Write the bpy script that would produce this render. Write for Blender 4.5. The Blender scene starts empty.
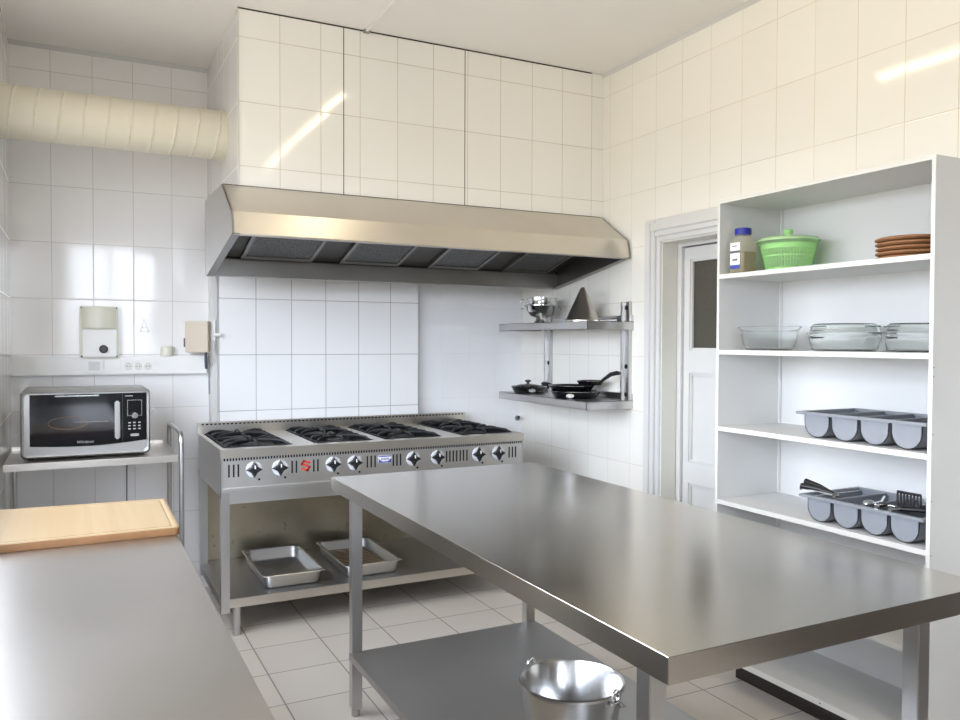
import bpy, bmesh, math, random
from mathutils import Vector, Matrix
random.seed(7)
scene = bpy.context.scene
COL = scene.collection
R = math.radians

# ------------------------------------------------------------------ camera
cam_d = bpy.data.cameras.new('camera')
cam_d.sensor_width = 36.0
cam_d.lens = 800.7 / 960 * 36.0
cam_d.clip_start = 0.02
cam = bpy.data.objects.new('camera', cam_d)
COL.objects.link(cam)
YAW, PIT, ROL = R(26.89), R(1.33), R(0.2)
fw = Vector((math.sin(YAW) * math.cos(PIT), math.cos(YAW) * math.cos(PIT), -math.sin(PIT)))
rt = Vector((math.cos(YAW), -math.sin(YAW), 0))
up = rt.cross(fw)
r2 = rt * math.cos(ROL) + up * math.sin(ROL)
u2 = up * math.cos(ROL) - rt * math.sin(ROL)
mw = Matrix((( r2.x, u2.x, -fw.x, 0.0), (r2.y, u2.y, -fw.y, 0.0), (r2.z, u2.z, -fw.z, 1.5), (0, 0, 0, 1)))
cam.matrix_world = mw
scene.camera = cam

# ------------------------------------------------------------------ world, exposure
world = bpy.data.worlds.new('world')
scene.world = world
world.use_nodes = True
wbg = world.node_tree.nodes['Background']
_wt = world.node_tree
_tc = _wt.nodes.new('ShaderNodeTexCoord'); _sp = _wt.nodes.new('ShaderNodeSeparateXYZ')
_cr = _wt.nodes.new('ShaderNodeValToRGB'); _mr = _wt.nodes.new('ShaderNodeMapRange')
_wt.links.new(_tc.outputs['Generated'], _sp.inputs[0]); _wt.links.new(_sp.outputs[2], _mr.inputs[0])
_mr.inputs[1].default_value = -1; _mr.inputs[2].default_value = 1
_wt.links.new(_mr.outputs[0], _cr.inputs[0]); _wt.links.new(_cr.outputs[0], wbg.inputs[0])
_e = _cr.color_ramp.elements        # ground below the horizon, pale sky above it
_e[0].position = 0.47; _e[0].color = (0.20, 0.19, 0.17, 1)
_e[1].position = 0.53; _e[1].color = (0.78, 0.86, 1.0, 1)
wbg.inputs[1].default_value = 10.5
scene.view_settings.view_transform = 'Standard'
scene.view_settings.look = 'None'
scene.view_settings.gamma = 1
scene.view_settings.use_curve_mapping = False
scene.view_settings.exposure = 0.50
scene.cycles.use_denoising = True
scene.cycles.max_bounces = 12
scene.cycles.diffuse_bounces = 8
scene.cycles.glossy_bounces = 6
scene.cycles.transmission_bounces = 10
scene.cycles.transparent_max_bounces = 12
scene.cycles.sample_clamp_indirect = 6
LAMP = 19.0          # emission of the fluorescent tubes

# room numbers (metres)
XL, XR, YB, YF, ZC = -0.31, 2.90, 5.08, -2.2, 3.13

def portal(name, loc, rot, sx, sy):
    l = bpy.data.lights.new(name, 'AREA')
    l.shape = 'RECTANGLE'; l.size = sx; l.size_y = sy; l.cycles.is_portal = True
    o = bpy.data.objects.new(name, l); COL.objects.link(o)
    o.location = loc; o.rotation_euler = rot
portal('window_light', (XL - 0.20, 2.2, 1.80), (0, R(-90), 0), 1.4, 3.6)
portal('window_light', (0.5, YF - 0.20, 1.95), (R(90), 0, 0), 1.2, 1.7)

# ------------------------------------------------------------------ node helper
class NT:
    def __init__(s, name):
        s.m = bpy.data.materials.new(name); s.m.use_nodes = True
        s.t = s.m.node_tree; s.n = s.t.nodes; s.l = s.t.links
        s.b = s.n['Principled BSDF']
    def new(s, ty, **kw):
        nd = s.n.new(ty)
        for k, v in kw.items(): setattr(nd, k, v)
        return nd
    def put(s, sock, v):
        if isinstance(v, bpy.types.NodeSocket): s.l.new(v, sock)
        elif isinstance(v, bpy.types.Node): s.l.new(v.outputs[0], sock)
        else: sock.default_value = v
    def math(s, op, a, b=0.0, c=None):
        nd = s.new('ShaderNodeMath', operation=op)
        s.put(nd.inputs[0], a); s.put(nd.inputs[1], b)
        if c is not None: s.put(nd.inputs[2], c)
        return nd.outputs[0]
    def vmath(s, op, a, b=None, scale=None):
        nd = s.new('ShaderNodeVectorMath', operation=op)
        s.put(nd.inputs[0], a)
        if b is not None: s.put(nd.inputs[1], b)
        if scale is not None: s.put(nd.inputs['Scale'], scale)
        return nd.outputs[0]
    def mix(s, f, a, b):
        nd = s.new('ShaderNodeMix', data_type='RGBA')
        s.put(nd.inputs[0], f); s.put(nd.inputs[6], a); s.put(nd.inputs[7], b)
        return nd.outputs[2]
    def ramp(s, f, lo, hi, a=0.0, b=1.0):
        nd = s.new('ShaderNodeMapRange'); s.put(nd.inputs[0], f)
        for i, v in enumerate((lo, hi, a, b)): nd.inputs[i + 1].default_value = v
        return nd.outputs[0]
    def noise(s, scale, vec=None, detail=3.0, rough=0.5):
        nd = s.new('ShaderNodeTexNoise'); nd.inputs['Scale'].default_value = scale
        nd.inputs['Detail'].default_value = detail; nd.inputs['Roughness'].default_value = rough
        if vec is not None: s.put(nd.inputs['Vector'], vec)
        return nd.outputs[0]
    def pos(s): return s.new('ShaderNodeNewGeometry').outputs['Position']
    def obj(s): return s.new('ShaderNodeTexCoord').outputs['Object']
    def bump(s, h, strength=0.3, dist=0.01):
        nd = s.new('ShaderNodeBump'); nd.inputs['Strength'].default_value = strength
        nd.inputs['Distance'].default_value = dist; s.put(nd.inputs['Height'], h)
        return nd.outputs[0]
    def set(s, **kw):
        for k, v in kw.items():
            s.put(s.b.inputs[{'color': 'Base Color', 'rough': 'Roughness', 'metal': 'Metallic', 'normal': 'Normal', 'spec': 'Specular IOR Level',
                              'trans': 'Transmission Weight', 'ior': 'IOR', 'aniso': 'Anisotropic', 'coat': 'Coat Weight', 'alpha': 'Alpha'}[k]], v)
        return s

def c4(c): return (c[0], c[1], c[2], 1)

def plain(name, col, rough=0.5, metal=0.0, spec=0.5, var=0.04, scale=18.0, bump=0.0):
    t = NT(name)
    n = t.noise(scale, t.obj())
    dark = tuple(x * (1 - var) for x in col)
    t.set(color=t.mix(n, c4(dark), c4(col)), rough=rough, metal=metal, spec=spec)
    if bump: t.set(normal=t.bump(t.noise(scale * 6, t.obj()), bump, 0.002))
    return t.m

def tiles(name, axis, u0, v0, w, h, col, grout, gw=0.0022, rough=0.12, tilt=0.012, var=0.04, cracks=(), gv=1.0):
    """glazed tiles on a world-aligned plane; axis picks which two world axes carry the grid"""
    t = NT(name)
    sep = t.new('ShaderNodeSeparateXYZ'); t.put(sep.inputs[0], t.pos())
    a, b = {'XZ': (0, 2), 'YZ': (1, 2), 'XY': (0, 1)}[axis]
    U, V = sep.outputs[a], sep.outputs[b]
    fu = t.math('DIVIDE', t.math('SUBTRACT', U, u0), w); fv = t.math('DIVIDE', t.math('SUBTRACT', V, v0), h)
    iu, iv = t.math('FLOOR', fu), t.math('FLOOR', fv)
    du = t.math('MULTIPLY', t.math('SUBTRACT', 0.5, t.math('ABSOLUTE', t.math('SUBTRACT', t.math('FRACT', fu), 0.5))), w)
    dv = t.math('MULTIPLY', t.math('SUBTRACT', 0.5, t.math('ABSOLUTE', t.math('SUBTRACT', t.math('FRACT', fv), 0.5))), h * gv)
    d = t.math('MINIMUM', du, dv)
    mask = t.ramp(d, gw * 0.45, gw * 0.75)            # 0 grout, 1 tile
    comb = t.new('ShaderNodeCombineXYZ'); t.put(comb.inputs[0], iu); t.put(comb.inputs[1], iv)
    wn = t.new('ShaderNodeTexWhiteNoise', noise_dimensions='3D'); t.put(wn.inputs['Vector'], comb.outputs[0])
    big = t.noise(1.3, t.pos(), 4)
    k = t.math('MULTIPLY', wn.outputs['Value'], 0.6); k = t.math('ADD', k, t.math('MULTIPLY', big, 0.4))
    body = t.mix(k, c4([x * (1 - var) for x in col]), c4(col))
    gcol = t.mix(t.ramp(t.noise(3.0, t.pos(), 3), 0.35, 0.65), c4(grout), c4([min(1, x * 1.25) for x in grout]))
    colr = t.mix(mask, gcol, body)
    for cx in cracks:
        m = t.math('LESS_THAN', t.math('ABSOLUTE', t.math('SUBTRACT', U, cx)), 0.0025)
        colr = t.mix(m, colr, (0.10, 0.09, 0.075, 1))
    bn = t.bump(t.math('ADD', t.ramp(d, 0.0, gw * 1.6), t.math('MULTIPLY', t.noise(5.0, t.pos(), 2), 0.35)), 0.35, 0.0012)
    off = t.vmath('SCALE', t.vmath('SUBTRACT', wn.outputs['Color'], (0.5, 0.5, 0.5)), scale=tilt)
    nrm = t.vmath('NORMALIZE', t.vmath('ADD', bn, off))
    t.set(color=colr, rough=t.ramp(mask, 0, 1, 0.6, rough), normal=nrm, spec=0.5)
    return t.m

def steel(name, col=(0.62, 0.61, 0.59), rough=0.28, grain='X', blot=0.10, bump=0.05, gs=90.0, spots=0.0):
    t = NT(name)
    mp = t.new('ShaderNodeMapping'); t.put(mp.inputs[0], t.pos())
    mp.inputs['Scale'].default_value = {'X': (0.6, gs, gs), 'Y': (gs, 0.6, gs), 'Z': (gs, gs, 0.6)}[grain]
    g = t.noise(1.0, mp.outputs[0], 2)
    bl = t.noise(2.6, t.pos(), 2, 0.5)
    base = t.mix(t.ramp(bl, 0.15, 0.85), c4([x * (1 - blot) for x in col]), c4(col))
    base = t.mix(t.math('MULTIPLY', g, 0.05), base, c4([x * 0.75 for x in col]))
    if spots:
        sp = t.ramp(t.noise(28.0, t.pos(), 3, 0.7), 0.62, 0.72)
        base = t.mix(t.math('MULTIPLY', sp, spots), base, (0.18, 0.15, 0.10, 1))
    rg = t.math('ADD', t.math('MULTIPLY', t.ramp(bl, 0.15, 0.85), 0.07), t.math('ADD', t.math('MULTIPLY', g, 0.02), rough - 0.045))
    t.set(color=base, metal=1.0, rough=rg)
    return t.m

M = {}
ZT = 2.989 - 0.3145 * 12
M['tile_back'] = tiles('tile_back', 'XZ', -0.318, ZT, 0.2105, 0.3145, (0.90, 0.885, 0.87), (0.52, 0.50, 0.48), gw=0.0026, rough=0.07)
M['tile_plain'] = tiles('tile_plain', 'XZ', 2.046, ZT, 0.2135, 0.3145, (0.88, 0.88, 0.885), (0.72, 0.71, 0.71))
M['tile_hob'] = tiles('tile_hob', 'XZ', 0.7735, 1.7535 - 0.3395 * 5, 0.2175, 0.3395, (0.92, 0.915, 0.91), (0.30, 0.29, 0.28), gw=0.003, tilt=0.016)
M['tile_chimney'] = tiles('tile_chimney', 'XZ', 0.7205, ZT, 0.2093, 0.3145, (0.90, 0.88, 0.83), (0.50, 0.45, 0.36), gw=0.0026, rough=0.07, cracks=(1.2595, 1.959))
M['tile_side'] = tiles('tile_side', 'YZ', 4.07, ZT, 0.205, 0.3145, (0.80, 0.79, 0.78), (0.62, 0.60, 0.57))
M['tile_right'] = tiles('tile_right', 'YZ', 2.9175 - 0.2145 * 30, ZT, 0.2145, 0.3145, (0.87, 0.85, 0.785), (0.58, 0.53, 0.42), gw=0.0026, rough=0.07, tilt=0.006)
M['tile_left'] = tiles('tile_left', 'YZ', 5.07 - 0.2135 * 40, ZT, 0.2135, 0.3145, (0.88, 0.88, 0.88), (0.66, 0.65, 0.64))
M['tile_floor'] = tiles('tile_floor', 'XY', 0.768 - 0.3285 * 10, 3.277 - 0.3315 * 20, 0.3285, 0.3315, (0.63, 0.57, 0.50), (0.22, 0.20, 0.17), gw=0.005, rough=0.42, tilt=0.003, var=0.07)
M['ceiling'] = plain('ceiling_paint', (0.89, 0.865, 0.83), 0.7, var=0.05, scale=1.6)
M['paint'] = plain('white_gloss_paint', (0.67, 0.665, 0.645), 0.3, var=0.03)
M['wall_far'] = plain('darkened_unseen_wall_paint', (0.20, 0.20, 0.185), 0.6)  # unseen rear wall, toned dark so the steel has something dim to reflect
M['dark_panel'] = plain('dark_brown_panel', (0.07, 0.055, 0.045), 0.5)  # tone of the added slab that dims reflections in the steel
M['reveal'] = plain('cream_reveal_paint', (0.74, 0.73, 0.66), 0.4)
M['laminate'] = plain('white_laminate', (0.665, 0.66, 0.64), 0.5, var=0.02, scale=3)
M['edge'] = plain('cream_edge_band', (0.70, 0.685, 0.63), 0.35, var=0.03)
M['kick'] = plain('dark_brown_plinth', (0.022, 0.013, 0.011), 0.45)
M['steel_top'] = steel('brushed_steel_worktop', (0.68, 0.645, 0.585), 0.20, 'Y', 0.12, 0.04, 60)
M['steel_counter'] = steel('brushed_steel_counter', (0.53, 0.505, 0.475), 0.32, 'X', 0.08, 0.05, 80)
M['steel'] = steel('brushed_steel', (0.60, 0.59, 0.58), 0.30, 'Z', 0.10)
M['steel_h'] = steel('brushed_steel_sheet', (0.68, 0.64, 0.575), 0.30, 'X', 0.10)
M['steel_dark'] = steel('dull_steel_sheet', (0.50, 0.49, 0.48), 0.42, 'Y', 0.22, 0.05)
M['hood_inner'] = steel('dark_hood_steel', (0.16, 0.15, 0.14), 0.5, 'X', 0.3)  # inner sheets of the hood, much darker than the outer steel
M['hood_trough'] = steel('dark_trough_steel', (0.30, 0.29, 0.275), 0.36, 'X', 0.2)
M['steel_stain'] = steel('stained_steel_sheet', (0.50, 0.44, 0.33), 0.34, 'X', 0.35, 0.05, 60, spots=0.7)
M['steel_panel'] = steel('stove_front_steel', (0.70, 0.69, 0.67), 0.34, 'X', 0.06)
M['chrome'] = steel('polished_steel', (0.74, 0.74, 0.74), 0.13, 'Z', 0.05, 0.01)
M['bucket'] = steel('satin_bucket_steel', (0.62, 0.62, 0.62), 0.22, 'Z', 0.05)
M['pan_steel'] = steel('satin_pan_steel', (0.62, 0.62, 0.62), 0.33, 'Z', 0.10, 0.02)
M['iron'] = plain('cast_iron', (0.014, 0.014, 0.015), 0.55, var=0.4, scale=60, bump=0.4)
M['well'] = plain('burner_well_enamel', (0.05, 0.048, 0.045), 0.35, metal=0.4, var=0.5, scale=22)
M['black'] = plain('black_plastic', (0.012, 0.012, 0.013), 0.35, var=0.2)
M['black_gloss'] = plain('black_gloss', (0.008, 0.008, 0.009), 0.08, var=0.2)
M['hole'] = plain('dark_slot', (0.006, 0.006, 0.006), 0.8)
M['white_plastic'] = plain('white_plastic', (0.88, 0.87, 0.84), 0.35)
M['bezel'] = plain('white_dial', (0.74, 0.75, 0.78), 0.3)
M['cream_plastic'] = plain('cream_plastic', (0.74, 0.72, 0.60), 0.38)
M['beige_plastic'] = plain('beige_plastic', (0.58, 0.49, 0.37), 0.4)
M['duct'] = plain('cream_duct_skin', (0.80, 0.75, 0.61), 0.5, var=0.06, scale=4)
M['red'] = plain('red_print', (0.62, 0.05, 0.03), 0.4)
M['blue'] = plain('blue_print', (0.05, 0.07, 0.36), 0.4)
M['blue_cap'] = plain('blue_cap_plastic', (0.01, 0.02, 0.26), 0.3)
M['grey_plastic'] = plain('grey_plastic', (0.25, 0.26, 0.28), 0.42, var=0.08)
M['paper'] = plain('label_paper', (0.80, 0.78, 0.76), 0.6)
M['grey_print'] = plain('grey_print', (0.10, 0.10, 0.13), 0.6)
M['silver'] = plain('silver_plastic', (0.34, 0.335, 0.32), 0.34, metal=0.5)
M['mesh'] = None
def filt():
    t = NT('grease_filter_mesh')
    w = t.new('ShaderNodeTexVoronoi'); w.inputs['Scale'].default_value = 130; t.put(w.inputs['Vector'], t.pos())
    t.set(color=t.mix(t.ramp(w.outputs['Distance'], 0.1, 0.6), (0.30, 0.30, 0.30, 1), (0.14, 0.14, 0.14, 1)), metal=0.75, rough=0.5,
          normal=t.bump(w.outputs['Distance'], 0.6, 0.004))
    return t.m
M['mesh'] = filt()
def wood():
    t = NT('bamboo_board')
    mp = t.new('ShaderNodeMapping'); t.put(mp.inputs[0], t.pos()); mp.inputs['Scale'].default_value = (55, 1.6, 30)
    g = t.noise(1.0, mp.outputs[0], 3)
    sep = t.new('ShaderNodeSeparateXYZ'); t.put(sep.inputs[0], t.pos())
    st = t.new('ShaderNodeTexWhiteNoise', noise_dimensions='1D'); t.put(st.inputs['W'], t.math('FLOOR', t.math('MULTIPLY', sep.outputs[0], 42.0)))
    k = t.math('ADD', t.math('MULTIPLY', g, 0.6), t.math('MULTIPLY', st.outputs['Value'], 0.4))
    t.set(color=t.mix(k, (0.28, 0.19, 0.092, 1), (0.345, 0.25, 0.142, 1)), rough=0.42, normal=t.bump(g, 0.1, 0.001))
    return t.m
M['wood'] = wood()
M['wood_edge'] = plain('bamboo_edge', (0.30, 0.15, 0.06), 0.5, var=0.3, scale=40)
M['terracotta'] = plain('brown_woven_fibre', (0.40, 0.19, 0.085), 0.7, var=0.35, scale=90, bump=0.5)
M['rack'] = plain('tarnished_rack', (0.30, 0.21, 0.13), 0.45, metal=0.5, var=0.4)
M['green'] = plain('green_plastic', (0.44, 0.78, 0.30), 0.3)
def glass(name, col, rough=0.02, ior=1.45):
    t = NT(name); t.set(color=c4(col), rough=rough, trans=1.0, ior=ior)
    return t.m
M['glass'] = glass('oven_glass', (0.98, 1.0, 0.99), 0.01, 1.22)
def clear(name, tint, milk, k):
    t = NT(name); tr = t.new('ShaderNodeBsdfTransparent'); tr.inputs[0].default_value = c4(tint)
    t.set(color=c4(milk), rough=0.12); mx = t.new('ShaderNodeMixShader'); mx.inputs[0].default_value = k
    t.l.new(tr.outputs[0], mx.inputs[1]); t.l.new(t.b.outputs[0], mx.inputs[2]); t.l.new(mx.outputs[0], t.n['Material Output'].inputs[0])
    return t.m
M['clear_plastic'] = clear('clear_green_plastic', (0.93, 0.99, 0.90), (0.80, 0.90, 0.72), 0.09)
M['jar_plastic'] = clear('clear_jar_plastic', (0.95, 0.93, 0.88), (0.62, 0.58, 0.48), 0.25)
M['herbs'] = plain('dried_herbs', (0.25, 0.20, 0.06), 0.9, var=0.6, scale=160)
M['door_glass'] = plain('dark_textured_pane', (0.085, 0.08, 0.06), 0.3, var=0.35, scale=60, bump=0.6)
def window_glass():
    t = NT('window_pane')
    tr = t.new('ShaderNodeBsdfTransparent'); gl = t.new('ShaderNodeBsdfGlossy'); gl.inputs['Roughness'].default_value = 0.02
    mx = t.new('ShaderNodeMixShader'); mx.inputs[0].default_value = 0.06
    t.l.new(tr.outputs[0], mx.inputs[1]); t.l.new(gl.outputs[0], mx.inputs[2])
    t.l.new(mx.outputs[0], t.n['Material Output'].inputs[0])
    return t.m
M['window_glass'] = window_glass()
def tube_mat():
    t = NT('fluorescent_tube')
    t.b.inputs['Emission Color'].default_value = (1.0, 0.85, 0.60, 1); t.b.inputs['Emission Strength'].default_value = LAMP
    return t.m
M['tube'] = tube_mat()

# ------------------------------------------------------------------ mesh builder (world coordinates in, one object out)
class MB:
    def __init__(s): s.bm = bmesh.new()
    def _v(s, pts): return [s.bm.verts.new(p) for p in pts]
    def face(s, vs, flat=False):
        try:
            f = s.bm.faces.new(vs); f.smooth = not flat
            return f
        except ValueError: return None
    def box(s, x0, y0, z0, x1, y1, z1, bev=0.0, seg=2):
        b = bmesh.new()
        bmesh.ops.create_cube(b, size=1)
        for v in b.verts:
            v.co = Vector(((x0 + x1) / 2 + v.co.x * (x1 - x0), (y0 + y1) / 2 + v.co.y * (y1 - y0), (z0 + z1) / 2 + v.co.z * (z1 - z0)))
        if bev: bmesh.ops.bevel(b, geom=b.edges[:], offset=bev, segments=seg, affect='EDGES', clamp_overlap=True)
        s.merge(b); return s
    def merge(s, b, mat=None):
        mp = {}
        for v in b.verts: mp[v] = s.bm.verts.new(mat @ v.co if mat else v.co)
        for f in b.faces:
            try:
                g = s.bm.faces.new([mp[v] for v in f.verts]); g.smooth = f.smooth
            except ValueError: pass
        b.free()
    def obox(s, c, ax, ay, az, hx, hy, hz, bev=0.0):
        """box with its own axes"""
        b = bmesh.new(); bmesh.ops.create_cube(b, size=2)
        for v in b.verts: v.co = Vector((v.co.x * hx, v.co.y * hy, v.co.z * hz))
        if bev: bmesh.ops.bevel(b, geom=b.edges[:], offset=bev, segments=2, affect='EDGES', clamp_overlap=True)
        m = Matrix((ax, ay, az)).transposed().to_4x4(); m.translation = Vector(c)
        s.merge(b, m); return s
    def loft(s, loops, cap0=True, cap1=True, closed=True):
        vs = [s._v(l) for l in loops]
        n = len(loops[0])
        for a, b in zip(vs, vs[1:]):
            for i in range(n if closed else n - 1):
                j = (i + 1) % n
                s.face([a[i], a[j], b[j], b[i]])
        if cap0: s.face(vs[0][::-1], True)
        if cap1: s.face(vs[-1], True)
        return s
    def tube(s, pts, r, n=10, cap=True):
        pts = [Vector(p) for p in pts]; rs = r if isinstance(r, (list, tuple)) else [r] * len(pts)
        t0 = (pts[1] - pts[0]).normalized()
        a = Vector((0, 0, 1)) if abs(t0.z) < 0.9 else Vector((1, 0, 0))
        nx = t0.cross(a).normalized(); loops = []
        for i, p in enumerate(pts):
            if i == 0: t = t0
            elif i == len(pts) - 1: t = (pts[-1] - pts[-2]).normalized()
            else: t = ((pts[i + 1] - p).normalized() + (p - pts[i - 1]).normalized()).normalized()
            nx = (nx - t * nx.dot(t)).normalized(); ny = t.cross(nx)
            loops.append([p + (nx * math.cos(2 * math.pi * k / n) + ny * math.sin(2 * math.pi * k / n)) * rs[i] for k in range(n)])
        return s.loft(loops, cap, cap)
    def lathe(s, prof, c, n=40, sx=1.0, sy=1.0, cap0=False, cap1=False, closed=False):
        """prof: (radius, z) pairs around a vertical axis through c"""
        cx, cy, cz = c
        loops = [[Vector((cx + r * sx * math.cos(2 * math.pi * k / n), cy + r * sy * math.sin(2 * math.pi * k / n), cz + z)) for k in range(n)] for r, z in prof]
        if closed: loops.append(loops[0])
        return s.loft(loops, cap0, cap1)
    def cyl(s, p0, p1, r, n=20): return s.tube([p0, p1], r, n)
    def prism(s, poly, d):
        """poly: 3D points, d: extrusion vector"""
        d = Vector(d); a = s._v(poly); b = s._v([Vector(p) + d for p in poly]); n = len(poly)
        s.face(a[::-1], True); s.face(b, True)
        for i in range(n): s.face([a[i], a[(i + 1) % n], b[(i + 1) % n], b[i]], n < 9)
        return s
    def torus(s, c, R1, r, ax='Z', n=24, m=8):
        c = Vector(c); pts = []
        for k in range(n + 1):
            a = 2 * math.pi * k / n; u, v = R1 * math.cos(a), R1 * math.sin(a)
            pts.append(c + {'Z': Vector((u, v, 0)), 'X': Vector((0, u, v)), 'Y': Vector((u, 0, v))}[ax])
        return s.tube(pts, r, m, False)
    def build(s, name, mat, parent=None, origin=None, smooth=False):
        og = Vector(parent['_o']) if parent is not None else Vector(origin or (0, 0, 0))
        bmesh.ops.remove_doubles(s.bm, verts=s.bm.verts[:], dist=1e-6)
        bmesh.ops.recalc_face_normals(s.bm, faces=s.bm.faces[:])
        for v in s.bm.verts: v.co -= og
        me = bpy.data.meshes.new(name); s.bm.to_mesh(me); s.bm.free()
        o = bpy.data.objects.new(name, me); COL.objects.link(o)
        for mm in (mat if isinstance(mat, (list, tuple)) else [mat]): me.materials.append(mm)
        b = bmesh.new(); b.from_mesh(me)
        for e in b.edges:
            if len(e.link_faces) == 2 and e.calc_face_angle(0) > R(50): e.smooth = False
        b.to_mesh(me); b.free()
        o['_o'] = tuple(og)
        if parent is not None: o.parent = parent
        else: o.location = og
        return o

def rrect(cx, cy, z, hx, hy, r, n=5):
    pts = []
    for sx, sy, a0 in ((1, 1, 0), (-1, 1, 90), (-1, -1, 180), (1, -1, 270)):
        for k in range(n + 1):
            a = R(a0 + 90 * k / n)
            pts.append(Vector((cx + sx * (hx - r) + r * math.cos(a), cy + sy * (hy - r) + r * math.sin(a), z)))
    return pts

def tag(o, label, cat, group=None):
    o['label'] = label; o['category'] = cat
    if group: o['group'] = group
    return o
def thing(name, label, cat, loc=(0, 0, 0), group=None):
    o = bpy.data.objects.new(name, None); COL.objects.link(o)
    o.empty_display_size = 0.05
    o.location = loc; o['_o'] = tuple(loc)
    return tag(o, label, cat, group)
def struct(o):
    o['kind'] = 'structure'; return o
def copy_tree(o, delta=(0, 0, 0), label=None, parent=None):
    c = o.copy(); COL.objects.link(c); c.parent = parent
    if parent is None: c.location = o.location + Vector(delta)
    if label: c['label'] = label
    for ch in list(o.children): copy_tree(ch, parent=c)
    return c
def text(name, body, size, mat, parent, loc, xdir, ydir, depth=0.0006, shear=0.0, sx=1.0):
    cu = bpy.data.curves.new('lettering', 'FONT'); cu.body = body; cu.size = size; cu.extrude = depth; cu.shear = shear
    cu.align_x = 'CENTER'; cu.align_y = 'CENTER'
    tmp = bpy.data.objects.new('lettering', cu); COL.objects.link(tmp)
    me = bpy.data.meshes.new_from_object(tmp.evaluated_get(bpy.context.evaluated_depsgraph_get()))
    bpy.data.objects.remove(tmp); bpy.data.curves.remove(cu)
    X, Y = Vector(xdir), Vector(ydir); Z = X.cross(Y)
    og = Vector(parent['_o']); m = Matrix((X * sx, Y, Z)).transposed().to_4x4(); m.translation = Vector(loc) - og
    me.transform(m); me.materials.clear(); me.materials.append(mat)
    o = bpy.data.objects.new(name, me); COL.objects.link(o); o.parent = parent; o['_o'] = tuple(og)
    return o

# ================================================================== ROOM
T = 0.2
struct(MB().box(XL - T, YF - T, -0.1, XR + 0.35, YB + T, 0).build('floor', M['tile_floor']))
struct(MB().box(XL - T, YF - T, ZC, XR + 0.35, YB + T, ZC + 0.1).build('ceiling', M['ceiling']))
struct(MB().box(XL - T, YB, 0, XR + T, YB + T, ZC).build('wall_back', M['tile_back']))
# right wall with a door opening
DY0, DY1, DZ = 2.72, 3.50, 2.055
w = MB()
w.box(XR, DY1, 0, XR + 0.2, YB, ZC); w.box(XR, YF - T, 0, XR + 0.2, DY0, ZC); w.box(XR, DY0, DZ, XR + 0.2, DY1, ZC)
struct(w.build('wall_right', M['tile_right']))
# left wall with a long window opening
w = MB()
w.box(XL - T, YF, 0, XL, YB, 1.1); w.box(XL - T, YF, 2.5, XL, YB, ZC); w.box(XL - T, YF, 1.1, XL, 0.4, 2.5); w.box(XL - T, 4.0, 1.1, XL, YB, 2.5)
struct(w.build('wall_left', M['tile_left']))
w = MB()
w.box(XL - T, YF - T, 0, XR, YF, 1.1); w.box(XL - T, YF - T, 2.8, XR, YF, ZC); w.box(XL - T, YF - T, 1.1, -0.1, YF, 2.8); w.box(1.1, YF - T, 1.1, XR, YF, 2.8)
struct(w.build('wall_front', M['wall_far']))
# windows (outside the picture, they let the daylight in)
def window(name, horiz, a0, a1, z0, z1, p):
    fr = MB(); gl = MB(); f = 0.05
    def bx(m, a, z, b, zz, d=0.03):
        if horiz: m.box(a, p - d, z, b, p + d, zz)
        else: m.box(p - d, a, z, p + d, b, zz)
    bx(fr, a0, z0, a1, z0 + f); bx(fr, a0, z1 - f, a1, z1); bx(fr, a0, z0 + f, a0 + f, z1 - f); bx(fr, a1 - f, z0 + f, a1, z1 - f)
    mid = (a0 + a1) / 2; bx(fr, mid - f / 2, z0 + f, mid + f / 2, z1 - f)
    o = struct(fr.build(name, M['paint']))
    bx(gl, a0 + f, z0 + f, a1 - f, z1 - f, 0.004); gl.build('window_pane', M['window_glass'], o)
window('window_1', False, 0.4, 4.0, 1.1, 2.5, XL - 0.12)
window('window_2', True, -0.1, 1.1, 1.1, 2.8, YF - 0.12)

# tiled chimney breast over the hood
CX0, CY0, CZ0 = 0.727, 4.06, 2.262
w = MB()
v = w._v([(CX0, CY0, CZ0), (XR, CY0, CZ0), (XR, CY0, ZC - 0.004), (CX0, CY0, ZC - 0.004)]); w.face(v, True)
c = w.build('wall_chimney', M['tile_chimney'])
bpy.data.objects.remove(c)
w = MB().box(CX0, CY0 + 0.006, CZ0, XR, YB, ZC)
ch = struct(w.build('wall_chimney', M['tile_side']))
struct(MB().box(CX0 - 0.002, CY0, CZ0, XR, CY0 + 0.006, ZC - 0.003).build('wall_chimney_front', M['tile_chimney']))
struct(MB().box(CX0 - 0.004, CY0 - 0.004, CZ0, CX0 + 0.004, CY0 + 0.004, ZC - 0.004, 0.002).build('trim_1', M['edge']))
# dark line where the tiles stop under the ceiling
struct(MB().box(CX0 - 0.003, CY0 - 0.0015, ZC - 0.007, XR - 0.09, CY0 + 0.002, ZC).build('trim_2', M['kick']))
# tiled panel behind the stove and the smoother wall beside it
struct(MB().box(0.735, 4.975, 0, 2.056, YB, 1.95).build('wall_stove_panel', M['tile_hob']))
struct(MB().box(2.056, 5.045, 0, XR, YB, 2.262).build('wall_stove_side', M['tile_plain']))
struct(MB().box(0.728, 4.965, 0.30, 0.766, YB, 1.95, 0.004).build('trim_3', M['paint']))
# small cove along the right wall and ceiling
struct(MB().prism([(XR, CY0, ZC), (XR - 0.02, CY0, ZC), (XR, CY0, ZC - 0.02)], (0, -5.8, 0)).build('trim_4', M['paint']))
struct(MB().prism([(XL, YB, ZC), (XL, YB - 0.022, ZC), (XL, YB, ZC - 0.022)], (1.03, 0, 0)).build('trim_5', M['paint']))

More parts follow.
